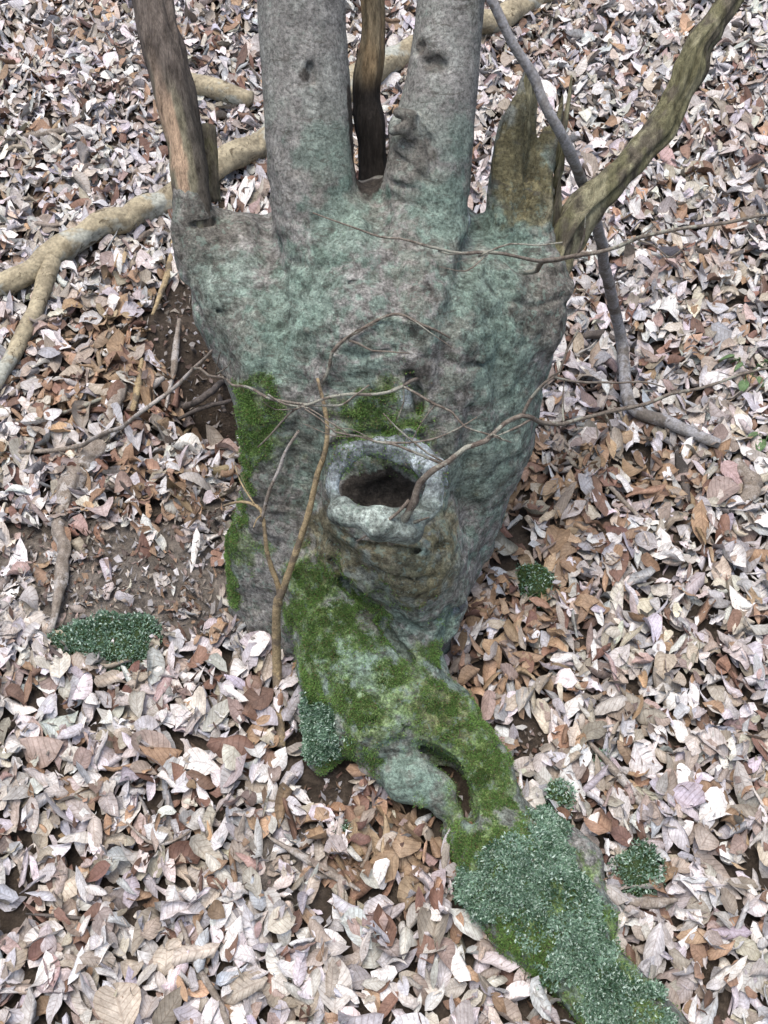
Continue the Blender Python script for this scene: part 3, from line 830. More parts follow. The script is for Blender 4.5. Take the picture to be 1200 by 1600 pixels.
# ---- dead wood growing from the stool
def pts_from(L):
    P, R = [], []
    on_bark = hits([(a, b) for (a, b, Y, r) in L if Y == 's'])
    for (px, py, Y, r) in L:
        if Y == 's':
            q = on_bark.pop(0)
            if q is None: q = at_y(px, py, .0)
            else: q = q - ray(px, py) * .011
        elif isinstance(Y, str):
            q = on_ground(px, py, float(Y[1:]))
        else: q = at_y(px, py, Y)
        P.append(q); R.append(r * depth(q) / FPX)
    return np.array(P), np.array(R)
def dead_tube(name, L, parent, seed, colfun, segs=36, step=.006, rough=.2, ridge=.16, mat=None):
    P, R = pts_from(L)
    V, F = tube(P, R, segs, step, rough, .003, seed, ridge)
    return obj(name, mesh_np(name, V, F, colfun(V, P, R, segs)), mat or M_DEAD, parent)
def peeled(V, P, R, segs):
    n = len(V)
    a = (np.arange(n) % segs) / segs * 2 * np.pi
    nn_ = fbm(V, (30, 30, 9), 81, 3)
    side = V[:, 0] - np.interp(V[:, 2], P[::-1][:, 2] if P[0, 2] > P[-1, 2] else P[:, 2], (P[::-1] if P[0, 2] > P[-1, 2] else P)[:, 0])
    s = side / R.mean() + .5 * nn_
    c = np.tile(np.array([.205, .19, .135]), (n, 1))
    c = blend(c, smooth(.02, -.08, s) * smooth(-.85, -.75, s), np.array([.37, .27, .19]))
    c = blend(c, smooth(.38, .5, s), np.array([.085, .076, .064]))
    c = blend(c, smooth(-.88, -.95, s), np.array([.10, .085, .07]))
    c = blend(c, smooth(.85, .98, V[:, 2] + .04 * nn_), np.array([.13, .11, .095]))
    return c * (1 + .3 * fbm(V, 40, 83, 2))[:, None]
def olive(V, P, R, segs):
    c = np.tile(np.array([.125, .12, .07]), (len(V), 1))
    c = blend(c, smooth(.05, .3, fbm(V, (40, 40, 12), 85, 3)), np.array([.215, .205, .135]))
    c = blend(c, smooth(.05, .3, fbm(V, (50, 50, 14), 86, 3)), np.array([.095, .085, .065]))
    return c
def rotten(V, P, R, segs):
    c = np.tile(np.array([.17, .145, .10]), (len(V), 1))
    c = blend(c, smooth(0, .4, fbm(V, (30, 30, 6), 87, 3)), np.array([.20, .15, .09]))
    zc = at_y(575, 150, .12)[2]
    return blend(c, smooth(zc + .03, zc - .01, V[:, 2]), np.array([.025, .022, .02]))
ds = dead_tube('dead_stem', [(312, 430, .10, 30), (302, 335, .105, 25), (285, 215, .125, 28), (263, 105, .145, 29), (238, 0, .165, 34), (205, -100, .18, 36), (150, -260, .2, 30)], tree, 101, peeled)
ds['label'] = 'dead peeling stem with bare tan wood'
dead_tube('dead_stem_stub', [(322, 310, .16, 22), (324, 250, .17, 17), (322, 195, .18, 15)], tree, 102, olive, 20, .006, .2, .16)
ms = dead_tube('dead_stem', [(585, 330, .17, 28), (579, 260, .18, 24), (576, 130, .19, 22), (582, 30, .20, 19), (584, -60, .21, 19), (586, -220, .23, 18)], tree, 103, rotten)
ms['label'] = 'thin rotten dead stem between the two live stems'
db = dead_tube('dead_branch', [(835, 470, .12, 20), (862, 418, .14, 25), (884, 372, .16, 26), (922, 314, .17, 24), (1000, 236, .20, 23), (1060, 150, .23, 22), (1098, 62, .25, 20), (1136, 4, .27, 16), (1170, -50, .29, 15), (1215, -130, .32, 12)], tree, 104, olive, 40, .005, .34, .3)
db['label'] = 'olive brown dead branch leaning out from the stool'
# splinters on the broken stub
for i, (a, b, c_, d_, r0) in enumerate([(872, 250, 892, 118, 6), (866, 290, 884, 215, 7), (862, 380, 874, 280, 12), (812, 215, 825, 96, 15)]):
    dead_tube('splinter', [(a, b + 30, .185, r0 * .6), (a, b, .175, r0), ((a + c_) / 2 + 2, (b + d_) / 2, .168, r0 * .75), (c_, d_, .165, 1.5)], tree, 110 + i, olive, 10, .006, .25, .3)

# ---- twigs sprouting from the tree
def twig(name, L, parent, seed, mat=M_TWIG, wob=.004, segs=6, step=.012, shoots=True):
    P, R = pts_from(L)
    Q, S = spline(P, np.maximum(R, .0007), .03)
    rg = np.random.default_rng(seed)
    Q[1:-1] += rg.normal(0, .0022, Q[1:-1].shape)
    V, F = tube(Q, S, segs, step, .28, wob, seed)
    o = obj(name, mesh_np(name, V, F), mat, parent)
    if shoots and len(Q) > 6:
        root_ = o if name in ('sprout', 'leaning_twig') else parent
        for j in range(min(5, len(Q) // 4)):
            i = rg.integers(2, len(Q) - 2)
            t = Q[i + 1] - Q[i]; t /= np.linalg.norm(t)
            d = t * .7 + rg.normal(0, .55, 3) + np.array([0, -.25, .1]); d /= np.linalg.norm(d)
            ln = rg.uniform(.03, .085)
            V, F = tube([Q[i], Q[i] + d * ln * .5 + rg.normal(0, .004, 3), Q[i] + d * ln + rg.normal(0, .006, 3)], [S[i] * .6, S[i] * .45, .0005], 5, .012, .2, .002, seed + j)
            obj('side_twig', mesh_np('side_twig', V, F), mat, root_)
    return o
t1 = twig('sprout', [(822, 428, .0, 4), (850, 412, -.06, 4.5), (900, 402, -.10, 4), (1000, 372, -.12, 3.6), (1100, 352, -.13, 3.2), (1215, 333, -.14, 2.6)], tree, 201)
twig('side_twig', [(870, 407, -.08, 3), (800, 403, -.13, 2.8), (720, 400, -.16, 2.6), (650, 384, -.17, 2.2), (590, 368, -.17, 1.9), (490, 330, -.16, 1.2)], t1, 202)
twig('side_twig', [(745, 401, -.15, 1.8), (790, 388, -.16, 1.6), (880, 380, -.17, 1.3)], t1, 203)
twig('side_twig', [(1000, 372, -.12, 2), (1040, 400, -.13, 1.6), (1075, 380, -.14, 1.1)], t1, 204)
t2 = twig('sprout', [(612, 850, 's', 6), (628, 812, -.262, 6.5), (658, 758, -.272, 6), (700, 718, -.275, 4.6), (760, 684, -.25, 4.2), (815, 650, -.22, 4), (840, 660, -.2, 3.6), (880, 663, -.18, 3.6), (980, 640, -.16, 3.3), (1080, 605, -.15, 2.9), (1210, 574, -.14, 2.2)], tree, 205)
twig('side_twig', [(815, 650, -.22, 3), (835, 612, -.22, 2.6), (872, 578, -.22, 2.2), (905, 510, -.22, 1.4)], t2, 206)
twig('side_twig', [(870, 590, -.22, 2), (940, 600, -.2, 1.8), (1040, 604, -.19, 1.2)], t2, 207)
twig('side_twig', [(640, 785, -.268, 3), (600, 815, -.27, 2.4), (555, 848, -.265, 1.6)], t2, 208)
twig('side_twig', [(690, 726, -.265, 2.4), (640, 700, -.265, 2.2), (590, 690, -.26, 1.9), (530, 672, -.25, 1.6), (480, 640, -.23, 1.2)], t2, 209)
twig('side_twig', [(700, 724, -.265, 1.8), (640, 690, -.265, 1.6), (600, 645, -.26, 1.2)], t2, 210)
twig('side_twig', [(600, 692, -.262, 1.9), (680, 678, -.26, 1.6), (745, 652, -.25, 1.2)], t2, 211)
t3 = twig('sprout', [(655, 590, -.12, 3), (630, 605, -.19, 3), (570, 614, -.21, 2.8), (515, 622, -.21, 2.4), (460, 640, -.2, 2), (400, 700, -.19, 1.2)], tree, 212)
twig('side_twig', [(632, 605, -.19, 2.3), (680, 628, -.21, 2.1), (730, 662, -.22, 1.7), (800, 690, -.22, 1.2)], t3, 213)
t4 = twig('sprout', [(500, 600, 's', 3), (520, 555, 's', 3), (560, 515, 's', 2.8), (610, 495, 's', 2.6), (660, 505, 's', 2.2), (705, 525, 's', 1.5)], tree, 214)
twig('side_twig', [(545, 535, 's', 2), (580, 545, 's', 1.6), (640, 550, 's', 1.2)], t4, 215)
t5 = twig('sprout', [(300, 575, .04, 2.2), (350, 592, -.06, 2.2), (420, 615, -.17, 2.4), (490, 630, -.2, 2.2), (540, 633, -.215, 2.0), (575, 600, -.22, 1.4)], tree, 216)
twig('side_twig', [(420, 615, -.17, 1.6), (480, 640, -.22, 1.4), (540, 678, -.25, 1.1)], t5, 217)

# ------------------------------------------------------------------ branches and sticks that lie about
def stick(name, L, mat, seed, label, cat, group=None, segs=12, step=.012, rough=.14, wob=.004, ridge=0):
    P, R = pts_from(L)
    if name == 'stick':
        R = R * .8; R[0] *= .55; R[-1] *= .45
        rg = np.random.default_rng(seed)
        P[1:-1] += rg.normal(0, 1, P[1:-1].shape) * R.mean() * .7
    V, F = tube(P, R, segs, step, rough, wob, seed, ridge)
    o = obj(name, mesh_np(name, V, F), mat)
    tag(o, label, cat, group)
    return o
def on_soil(L, lift=.3):
    """points given as (px, py, r_px): a stick lying on the litter"""
    out = []
    for (px, py, r) in L:
        q = on_ground(px, py); rr = r * depth(q) / FPX
        out.append((px, py, 'h%.4f' % (.022 + rr * lift), r))
    return out
fb = stick('fallen_branch', on_soil([(-120, 520, 16), (0, 450, 18), (100, 392, 21), (135, 372, 18), (180, 346, 19), (270, 308, 18), (345, 262, 20), (415, 214, 21), (520, 150, 21), (620, 90, 20), (740, 42, 18), (800, 16, 18), (870, -14, 16)], .9), M_TAN, 301,
           'long pale tan stripped branch lying on leaves behind the stems', 'branch', segs=26, step=.01, rough=.26, wob=.012, ridge=.10)
V_, R_ = pts_from(on_soil([(78, 404, 17), (62, 465, 13), (36, 520, 13), (0, 588, 11), (-50, 660, 10)], .9))
V, F = tube(V_, R_, 14, .012, .14, .005, 302); obj('side_branch', mesh_np('side_branch', V, F), M_TAN, fb)
stick('wood_piece', on_soil([(296, 128, 15), (340, 140, 16), (392, 156, 13)], .9), M_TAN, 303, 'short tan chunk of branch lying behind the dead peeling stem', 'wood', segs=16, ridge=.08)
gb = at_y(770, 6, .10)
stick('leaning_branch', [(752, -30, .10, 7), (772, 8, .10, 7.5), (828, 108, .115, 8), (880, 220, .135, 8.5), (930, 340, .30, 9), (947, 430, .46, 9), (970, 530, 'h0.10', 9), (985, 632, 'h0.052', 10), (1050, 662, 'h0.05', 10.5), (1122, 692, 'h0.045', 8)], M_GREYB, 304,
      'long thin grey branch leaning from the smaller live stem down to the leaves', 'branch', segs=12, step=.01, wob=.004)
stick('forked_shoot', [(436, 1168, 'h0.01', 8), (434, 1060, -.135, 7.5), (432, 950, -.14, 7), (440, 925, -.15, 6), (480, 812, -.16, 5), (505, 700, -.16, 4.2), (508, 640, -.15, 3.4), (496, 590, -.14, 2.4)], M_SHOOT, 305,
      'pale yellowish forked shoot standing against the trunk', 'shoot', segs=10, step=.01)
fs = [o for o in C.objects if o.name == 'forked_shoot'][0]
for i, L in enumerate([[(436, 945, -.145, 5), (412, 840, -.145, 3.4), (400, 790, -.14, 2.6), (350, 792, -.10, 2)], [(408, 815, -.145, 3), (432, 740, -.15, 3), (465, 672, -.15, 2.2)]]):
    twig('side_shoot', L, fs, 320 + i, M_STICK if i else M_SHOOT)
stick('leaning_twig', [(-30, 708, 'h0.03', 3.4), (60, 705, 'h0.04', 3.6), (120, 697, 'h0.05', 3.6), (200, 658, .10, 3.5), (270, 608, .08, 3.2), (320, 560, .05, 2.6), (360, 516, .0, 1.8)], M_STICK, 306,
      'thin curved pale twig arching up from the leaves to the overhanging trunk', 'twig', segs=8, wob=.003)
root_l = stick('dead_branch', on_soil([(190, 605, 9), (180, 640, 13), (150, 705, 15), (112, 752, 17), (97, 805, 14), (96, 865, 10), (86, 930, 8), (72, 990, 5)], -.1), M_STICK, 307,
      'crooked grey dead branch half buried in the bare soil bank', 'branch', segs=22, step=.007, rough=.34, wob=.008, ridge=.25)
for i, (L, mt, lb) in enumerate([
    ([(272, 372, 7), (258, 430, 7), (238, 490, 6)], M_SHOOT, 'yellowish stick standing beside the overhanging edge of the trunk'),
    ([(281, 500, 7), (272, 560, 7), (258, 642, 6)], M_STICK, 'straight grey stick beside the dark hollow under the trunk'),
    ([(222, 560, 6), (214, 610, 8), (204, 655, 7)], M_SHOOT, 'short brown stick stuck in the leaves by the soil bank'),
    ([(255, 590, 9), (225, 612, 11), (200, 640, 8)], M_STICK, 'stubby lichen grey stick across the soil bank'),
    ([(375, 945, 7), (372, 1000, 7), (364, 1060, 8), (360, 1118, 6)], M_STICK, 'dark grey rootlet hanging down beside the foot of the trunk'),
    ([(345, 610, 7), (310, 655, 6), (280, 690, 5)], M_SHOOT, 'thin root poking out of the dark hollow under the trunk'),
    ([(915, 1155, 7), (965, 1210, 8), (1000, 1250, 8), (1022, 1285, 5)], M_STICK, 'straight weathered stick lying beside the mossy root'),
    ([(425, 1308, 5), (470, 1335, 9), (520, 1372, 10), (560, 1392, 6)], M_STICK, 'thick weathered stick half covered by leaves below the root lobe'),
    ([(200, 1285, 3), (250, 1320, 4), (330, 1272, 3)], M_STICK, 'thin bent twig lying on pale leaves'),
    ([(280, 1440, 6), (310, 1510, 7), (345, 1580, 7), (370, 1640, 6)], M_STICK, 'grey brown stick running downhill through pale leaves'),
    ([(1056, 700, 9), (1066, 740, 12), (1078, 782, 9)], M_DARKST, 'short dark wet stick among brown leaves near the leaning branch'),
    ([(1150, 720, 14), (1165, 750, 19), (1150, 790, 15)], M_STICK, 'stubby grey log end by the green seedling'),
    ([(900, 528, 9), (940, 524, 10), (968, 534, 8)], M_DARKST, 'short dark stick lying against the leaning branch'),
    ([(330, 1330, 3), (300, 1420, 3), (310, 1470, 2)], M_STICK, 'slim pale twig standing in the leaves'),
    ([(880, 690, 4), (930, 735, 5), (985, 790, 4), (1040, 850, 3)], M_STICK, 'long thin stick lying downhill across the brown leaves'),
    ([(1005, 160, 4), (1100, 165, 5), (1200, 170, 4)], M_STICK, 'thin stick lying level on pale leaves beside the dead branch'),
    ([(0, 225, 7), (60, 205, 8), (140, 195, 6)], M_STICK, 'grey stick lying in leaves far behind the fallen branch'),
    ([(990, 415, 3), (1030, 450, 3.5), (1050, 500, 3)], M_TWIG, 'little dark twig lying beside the leaning branch'),
    ([(-20, 668, 3.4), (80, 650, 4), (160, 622, 3.4), (235, 580, 2.6)], M_TWIG, 'thin dark twig lying over the soil bank'),
    ([(40, 1425, 3), (110, 1432, 4), (170, 1436, 3)], M_DARKST, 'thin dark twig under pale leaves'),
    ([(700, 1440, 4), (690, 1395, 6), (700, 1360, 4)], M_DARKST, 'dark rotten stub against the mossy root'),
    ([(960, 1405, 10), (1010, 1412, 13), (1060, 1408, 9)], M_STICK, 'flat weathered wood sliver below the small moss cushion'),
]):
    stick('stick', on_soil(L, .35), mt, 330 + i, lb, 'stick', 'sticks lying among the leaves', segs=14, step=.008, rough=.3, wob=.004, ridge=.2)
# rootlets in the hollow under the trunk
for i, L in enumerate([[(292, 560, 4), (310, 600, 5), (300, 650, 3)], [(300, 545, 3), (335, 590, 4), (350, 640, 3)], [(285, 640, 5), (325, 615, 6), (362, 590, 4)], [(272, 655, 3), (320, 640, 4), (365, 625, 3)]]):
    stick('rootlet', on_soil(L, 1.5), M_DARKST, 360 + i, 'thin dark rootlet hanging in the hollow under the overhanging trunk', 'root', 'rootlets in the hollow under the trunk', segs=8, step=.01, rough=.3, wob=.006)

# ------------------------------------------------------------------ moss cushions on the ground
def cushion(px, py, rx, ry, hgt, label, seed, kinds=(1, 0)):
    c = on_ground(px, py, .012); z = depth(c)
    ax, ay = rx * z / FPX, ry * z / FPX * 1.25
    nu, nv = 26, 9
    V = []
    for j in range(nv):
        t = j / (nv - 1)
        for i in range(nu):
            a = 2 * math.pi * i / nu
            r = math.sin(t * math.pi / 2)
            x, y = c[0] + ax * r * math.cos(a), c[1] + ay * r * math.sin(a)
            V.append((x, y, t))
    V = np.array(V); T = V[:, 2].copy()
    wob = 1 + .5 * noise(np.stack([V[:, 0], V[:, 1], 0 * T], 1), 16, seed) + .3 * noise(np.stack([V[:, 0], V[:, 1], 0 * T], 1), 40, seed + 7)
    V[:, 0] = c[0] + (V[:, 0] - c[0]) * wob; V[:, 1] = c[1] + (V[:, 1] - c[1]) * wob
    V[:, 2] = ground_h(V[:, 0], V[:, 1]) + .012 + hgt * .7 * np.cos(T * np.pi / 2) ** .5 * (1 + .5 * noise(V, 40, seed + 1)) - T ** 4 * .02
    F = []
    for j in range(nv - 1):
        for i in range(nu): F.append([j * nu + i, (j + 1) * nu + i, (j + 1) * nu + (i + 1) % nu, j * nu + (i + 1) % nu])
    F = np.array(F)
    o = obj('moss_cushion', mesh_np('moss_cushion', V, F, np.tile(np.array([.035, .06, .02]), (len(V), 1))), M_MOSS)
    tag(o, label, 'moss', 'moss cushions on the ground')
    fnn = np.cross(V[F[:, 2]] - V[F[:, 0]], V[F[:, 3]] - V[F[:, 1]]); Nv = np.zeros_like(V)
    for k in range(4): np.add.at(Nv, F[:, k], fnn)
    Nv /= np.linalg.norm(Nv, axis=1)[:, None] + 1e-9
    if Nv[:, 2].mean() < 0: Nv = -Nv
    area = math.pi * ax * ay
    for kd, dens in ((kinds[0], 380000), (kinds[1], 160000)):
        P, Nn = face_samples(V, F, np.ones(len(F)), Nv, int(area * dens), rng)
        Vb, Fb, cb = blades(P, Nn, kd, rng)
        b = obj('moss_leaflets', mesh_np('moss_leaflets', Vb, Fb, cb, smooth_sh=False), M_MOSS, o); b['kind'] = 'stuff'
CUSH = [(165, 1000, 78, 34, .03, 'large flat teal green moss cushion on the bare soil bank'), (998, 1358, 40, 26, .03, 'small round moss cushion beside the mossy root'),
        (838, 912, 28, 22, .025, 'dark green moss tuft beside the foot of the trunk among brown leaves'), (872, 1245, 20, 20, .02, 'little pale moss tuft uphill of the mossy root toe'), (535, 1298, 13, 10, .012, 'tiny moss tuft below the root lobe'), (940, 1190, 9, 9, .012, 'tiny green moss tuft by the straight weathered stick')]
for i, (a, b, c_, d_, h_, lb) in enumerate(CUSH):
    cushion(a, b, c_, d_, h_, lb, 400 + i, (1, 0) if i != 2 else (0, 1))

# ------------------------------------------------------------------ green seedlings at the edge
def seedling(px, py, nleaf, size, label, seed):
    rg = np.random.default_rng(seed)
    c = on_ground(px, py, .0)
    o = bpy.data.objects.new('seedling', None); o.location = c; C.objects.link(o)
    tag(o, label, 'seedling', 'green seedlings among the leaves')
    for i in range(nleaf):
        a = rg.uniform(0, 6.28); rad = size * rg.uniform(.3, 1.0); h = rg.uniform(.03, .06)
        tip = np.array([rad * math.cos(a), rad * math.sin(a), h + rad * math.sin(a) * SLOPE])
        V, F = tube([np.array([0, 0, -.01]), tip * .5 + np.array([0, 0, .015]), tip], [.0012, .001, .0008], 6, .01, 0)
        st = obj('stalk', mesh_np('stalk', V, F), M_GREEN, o)
        d = np.array([math.cos(a), math.sin(a), -.15]); s = np.array([-math.sin(a), math.cos(a), 0.0]); up = np.array([0, 0, 1.0])
        L = rg.uniform(.02, .032); W = L * .36
        VV = []
        for j in range(6):
            t = j / 5; wd = W * math.sin(math.pi * min(1, t * .92 + .06)) ** .8
            for k in (-1, -.5, 0, .5, 1):
                VV.append(tip + d * L * t + s * wd * k + up * (.006 * abs(k) - .012 * t * t))
        FF = [[j * 5 + k, j * 5 + k + 1, j * 5 + k + 6, j * 5 + k + 5] for j in range(5) for k in range(4)]
        obj('leaf_blade', mesh_np('leaf_blade', VV, FF), M_GREEN, st)
seedling(1165, 605, 7, .035, 'green leafy seedling beside the end of the leaning branch', 5)
seedling(1188, 705, 4, .025, 'smaller green seedling above the stubby grey log end', 6)

# ------------------------------------------------------------------ fallen leaves
def leaf_template(nr, nc):
    """u along 0..1, v across -1..1"""
    u = np.linspace(0, 1, nr); v = np.linspace(-1, 1, nc)
    U, Vv = np.meshgrid(u, v, indexing='ij')
    i = np.arange(nr - 1)[:, None] * nc + np.arange(nc - 1)[None, :]
    F = np.stack([i, i + nc, i + nc + 1, i + 1], -1).reshape(-1, 4)
    return U.ravel(), Vv.ravel(), F
def leaf_shapes(n, nr, nc, rg, mean_len=.047):
    """(n, nr*nc, 3) leaves in their own frame: x along, y across, z up; curled, folded, rippled"""
    U, Vv, F = leaf_template(nr, nc)
    L = np.clip(mean_len * np.exp(rg.normal(-.05, .30, n)), mean_len * .5, mean_len * 1.8)
    W = L * rg.uniform(.19, .40, n)                       # half width
    pk = rg.uniform(.42, .54, n)                          # where it is widest
    e = np.log(.5) / np.log(pk)
    uu = U[None, :] ** e[:, None]
    prof = np.sin(np.pi * np.clip(uu, .0, 1)) ** .72
    prof = np.maximum(prof, .03)
    edge = 1 + .05 * np.sin(U[None, :] * 40 + rg.uniform(0, 6, n)[:, None]) * (np.abs(Vv)[None, :] > .9)
    yflat = Vv[None, :] * W[:, None] * prof * edge
    # torn / broken leaves
    tear = (rg.random(n) < .35)[:, None] * smooth(.35, .75, U)[None, :] * (Vv > 0)[None, :]
    yflat = yflat * (1 - .65 * tear)
    # curl across: arc of curvature, V fold at the midrib
    cur = rg.normal(.8, .8, n) ; cur = np.where(rg.random(n) < .28, rg.uniform(1.6, 3.2, n) * np.sign(rg.normal(.3, 1, n)), cur)
    cur = cur * (1 + .0 * n)
    th = np.abs(Vv)[None, :] * prof * cur[:, None]
    ths = np.where(np.abs(th) < 1e-4, 1e-4, th)
    ay = np.abs(yflat)
    asym = 1 + .5 * rg.normal(0, 1, n)[:, None] * Vv[None, :]
    ths = ths * np.clip(asym, .2, 1.8)
    ths = np.where(np.abs(ths) < 1e-4, 1e-4, ths)
    Y = np.sign(Vv)[None, :] * ay * np.sin(ths) / ths
    Z = ay * (1 - np.cos(ths)) / ths
    fold = np.abs(rg.normal(.15, .32, n)) * np.where(rg.random(n) < .85, 1, -1)
    Z = Z + np.abs(Y) * np.tan(np.clip(fold, -.9, .9))[:, None]
    # bend along
    be = rg.normal(0, 1.0, n)[:, None] * (U[None, :] - .5) + rg.normal(0, .9, n)[:, None] * (U[None, :] - .5) ** 2 * 2
    du = 1.0 / (nr - 1)
    X = (np.cos(be * .5) * (U[None, :] - .5)) * L[:, None]
    Zb = np.sin(be) * (U[None, :] - .5) * L[:, None] * .8
    Z = Z + Zb
    # ripple between the side veins
    amp = rg.uniform(.0006, .0028, n)[:, None]
    Z = Z + amp * np.sin(U[None, :] * rg.uniform(14, 26, n)[:, None] + rg.uniform(0, 6, n)[:, None] + Vv[None, :] * 1.3) * np.abs(Vv)[None, :]
    # twist
    tw = rg.normal(0, .45, n)[:, None] * (U[None, :] - .5) * 1.3
    Y2 = Y * np.cos(tw) - Z * np.sin(tw); Z2 = Y * np.sin(tw) + Z * np.cos(tw)
    flip = np.where(rg.random(n) < .42, -1, 1)[:, None]
    return np.stack([X, Y2, Z2 * flip], -1), F, np.stack([U, Vv], 1), L, np.abs(cur) + np.abs(fold) * 1.5
PAL = np.array([[.47, .45, .435], [.42, .42, .45], [.63, .625, .645], [.33, .29, .25], [.31, .215, .145], [.18, .11, .085], [.33, .26, .24], [.42, .385, .335], [.34, .25, .17]])
PW = np.array([.21, .17, .22, .13, .07, .07, .06, .07, 0])
PNAME = ['pale buff', 'grey lilac', 'bleached whitish', 'light brown', 'warm tan', 'dark russet', 'pinkish brown', 'sandy beige', 'golden brown']

# thin cover on the bare bank, thick elsewhere; warm brown drifts beside the trunk
bare = [(on_ground(px, py), r) for (px, py, r) in [(255, 905, .13), (60, 890, .09), (120, 930, .10), (325, 930, .07), (335, 610, .13), (345, 800, .06), (180, 840, .05), (440, 1350, .04), (820, 1170, .03), (500, 1225, .05)]]
brownz = [(on_ground(px, py), r) for (px, py, r) in [(850, 800, .16), (790, 930, .14), (790, 1010, .11), (320, 690, .13), (240, 780, .12), (610, 1290, .11), (650, 1340, .08), (750, 1060, .07), (200, 560, .17), (100, 620, .10), (1000, 740, .10)]]
moss_c = [(on_ground(a, b), c_ * depth(on_ground(a, b)) / FPX, d_ * depth(on_ground(a, b)) / FPX * 1.25) for (a, b, c_, d_, h_, lb) in CUSH]

HC = .007
hx0, hx1, hy0, hy1 = -1.75, 1.75, -.95, 2.75
hnx, hny = int((hx1 - hx0) / HC), int((hy1 - hy0) / HC)
hxs = hx0 + (np.arange(hnx) + .5) * HC; hys = hy0 + (np.arange(hny) + .5) * HC
HX, HY = np.meshgrid(hxs, hys, indexing='ij')
H0 = ground_h(HX, HY).astype(np.float64)
H = H0.copy()
NL = 34000
# candidate places: dense where the photograph looks, thinner round about
cx = rng.uniform(hx0 + .05, hx1 - .05, NL * 4); cy = rng.uniform(hy0 + .05, hy1 - .05, NL * 4)
cz = ground_h(cx, cy)
qx, qy, qz = project(np.stack([cx, cy, cz], 1))
inner = (qx > -110) & (qx < 1310) & (qy > -130) & (qy < 1730)
# overlapping density falls where leaves would show small anyway
pk_ = np.where(inner, 1.0, .22)
for (p, r) in bare:
    pk_ *= 1 - .80 * np.exp(-(((cx - p[0]) ** 2 + (cy - p[1]) ** 2) / (r * r)) ** 2)
for (px, py, r) in [(325, 595, .13), (365, 570, .12), (350, 640, .07), (726, 1245, .05), (690, 1185, .04), (535, 1228, .035)]:
    p = on_ground(px, py); pk_ *= ((cx - p[0]) ** 2 + (cy - p[1]) ** 2 > r * r)
for (p, ra, rb) in moss_c:
    pk_ *= np.where(((cx - p[0]) / ra) ** 2 + ((cy - p[1]) / rb) ** 2 < .85, 0, 1)
PC = np.stack([cx, cy, cz + .02], 1)
sdf_c = tree_sdf(PC, detail=False)
pk_ *= (sdf_c > -.002)
ok = rng.random(len(cx)) < pk_
cx, cy, inner = cx[ok][:NL], cy[ok][:NL], inner[ok][:NL]
NL = len(cx)
SH, LF, LUV, LL, LCURL = leaf_shapes(NL, 7, 5, rng)
yaw = rng.uniform(0, 2 * np.pi, NL)
cyw, syw = np.cos(yaw), np.sin(yaw)
X = SH[..., 0] * cyw[:, None] - SH[..., 1] * syw[:, None]; Y = SH[..., 0] * syw[:, None] + SH[..., 1] * cyw[:, None]; Zl = SH[..., 2]
tiltx = rng.normal(0, .25, NL); tilty = rng.normal(0, .25, NL)
steep = rng.random(NL) < .14
tiltx = np.where(steep, tiltx * 2.8, tiltx); tilty = np.where(steep, tilty * 2.8, tilty)
LV = np.empty((NL, SH.shape[1], 3)); top = np.zeros(NL)
for i in range(NL):
    x, y, z = X[i], Y[i], Zl[i]
    ix = ((cx[i] + x - hx0) / HC).astype(int).clip(0, hnx - 1); iy = ((cy[i] + y - hy0) / HC).astype(int).clip(0, hny - 1)
    hh = H[ix, iy]
    m = hh.mean()
    # local slope of what it falls on
    sxx = (x * x).sum() + 1e-9; syy = (y * y).sum() + 1e-9
    sxy = (x * y).sum(); sxh = (x * (hh - m)).sum(); syh = (y * (hh - m)).sum()
    det = sxx * syy - sxy * sxy + 1e-14
    ga = (sxh * syy - syh * sxy) / det; gb_ = (syh * sxx - sxh * sxy) / det
    ga = max(-.9, min(.9, ga * .85)) + tiltx[i]; gb_ = max(-.9, min(1.1, gb_ * .85)) + tilty[i]
    zz = z + ga * x + gb_ * y
    # keep the length when tilted
    k = 1 / math.sqrt(1 + ga * ga + gb_ * gb_)
    xx, yy = x * (.35 + .65 * k), y * (.35 + .65 * k); zz = zz * (.35 + .65 * k)
    cl = hh - zz
    o = np.partition(cl, -9)[-9]
    zz = zz + o + .0006
    gl = H0[ix, iy]
    over = (zz - gl).mean() - .034
    if over > 0: zz = zz - over * .75
    LV[i, :, 0] = cx[i] + xx; LV[i, :, 1] = cy[i] + yy; LV[i, :, 2] = zz
    np.maximum.at(H, (ix, iy), np.minimum(zz, hh + .014))
# colours
pc = rng.choice(len(PAL), NL, p=PW)
wz = np.zeros(NL)
for (p, r) in brownz: wz = np.maximum(wz, np.exp(-(((cx - p[0]) ** 2 + (cy - p[1]) ** 2) / (r * r)) ** 2))
isb = rng.random(NL) < wz * .72
pc = np.where(isb, rng.choice([4, 4, 4, 8, 8, 3, 5], NL), pc)
lc = PAL[pc] * np.exp(rng.normal(0, .22, NL))[:, None] * (1 + rng.normal(0, .03, (NL, 3)))
lc = np.clip(lc, .03, .74)
vcol = np.repeat(lc[:, None, :], SH.shape[1], 1)
# brown edges / blotches that belong to each leaf
bl = rng.uniform(0, .5, NL)[:, None] * np.abs(LUV[:, 1])[None, :] ** 3
vcol = vcol * (1 - bl[..., None] * np.array([.35, .45, .55]))
# which leaves lie on top and show largest?
ctr = LV.mean(1)
px_, py_, pz_ = project(ctr)
ix = ((LV[..., 0] - hx0) / HC).astype(int).clip(0, hnx - 1); iy = ((LV[..., 1] - hy0) / HC).astype(int).clip(0, hny - 1)
cover = (H[ix, iy] - LV[..., 2])
exposed = (cover < .004).mean(1)
infr = (px_ > 5) & (px_ < 1195) & (py_ > 5) & (py_ < 1595)
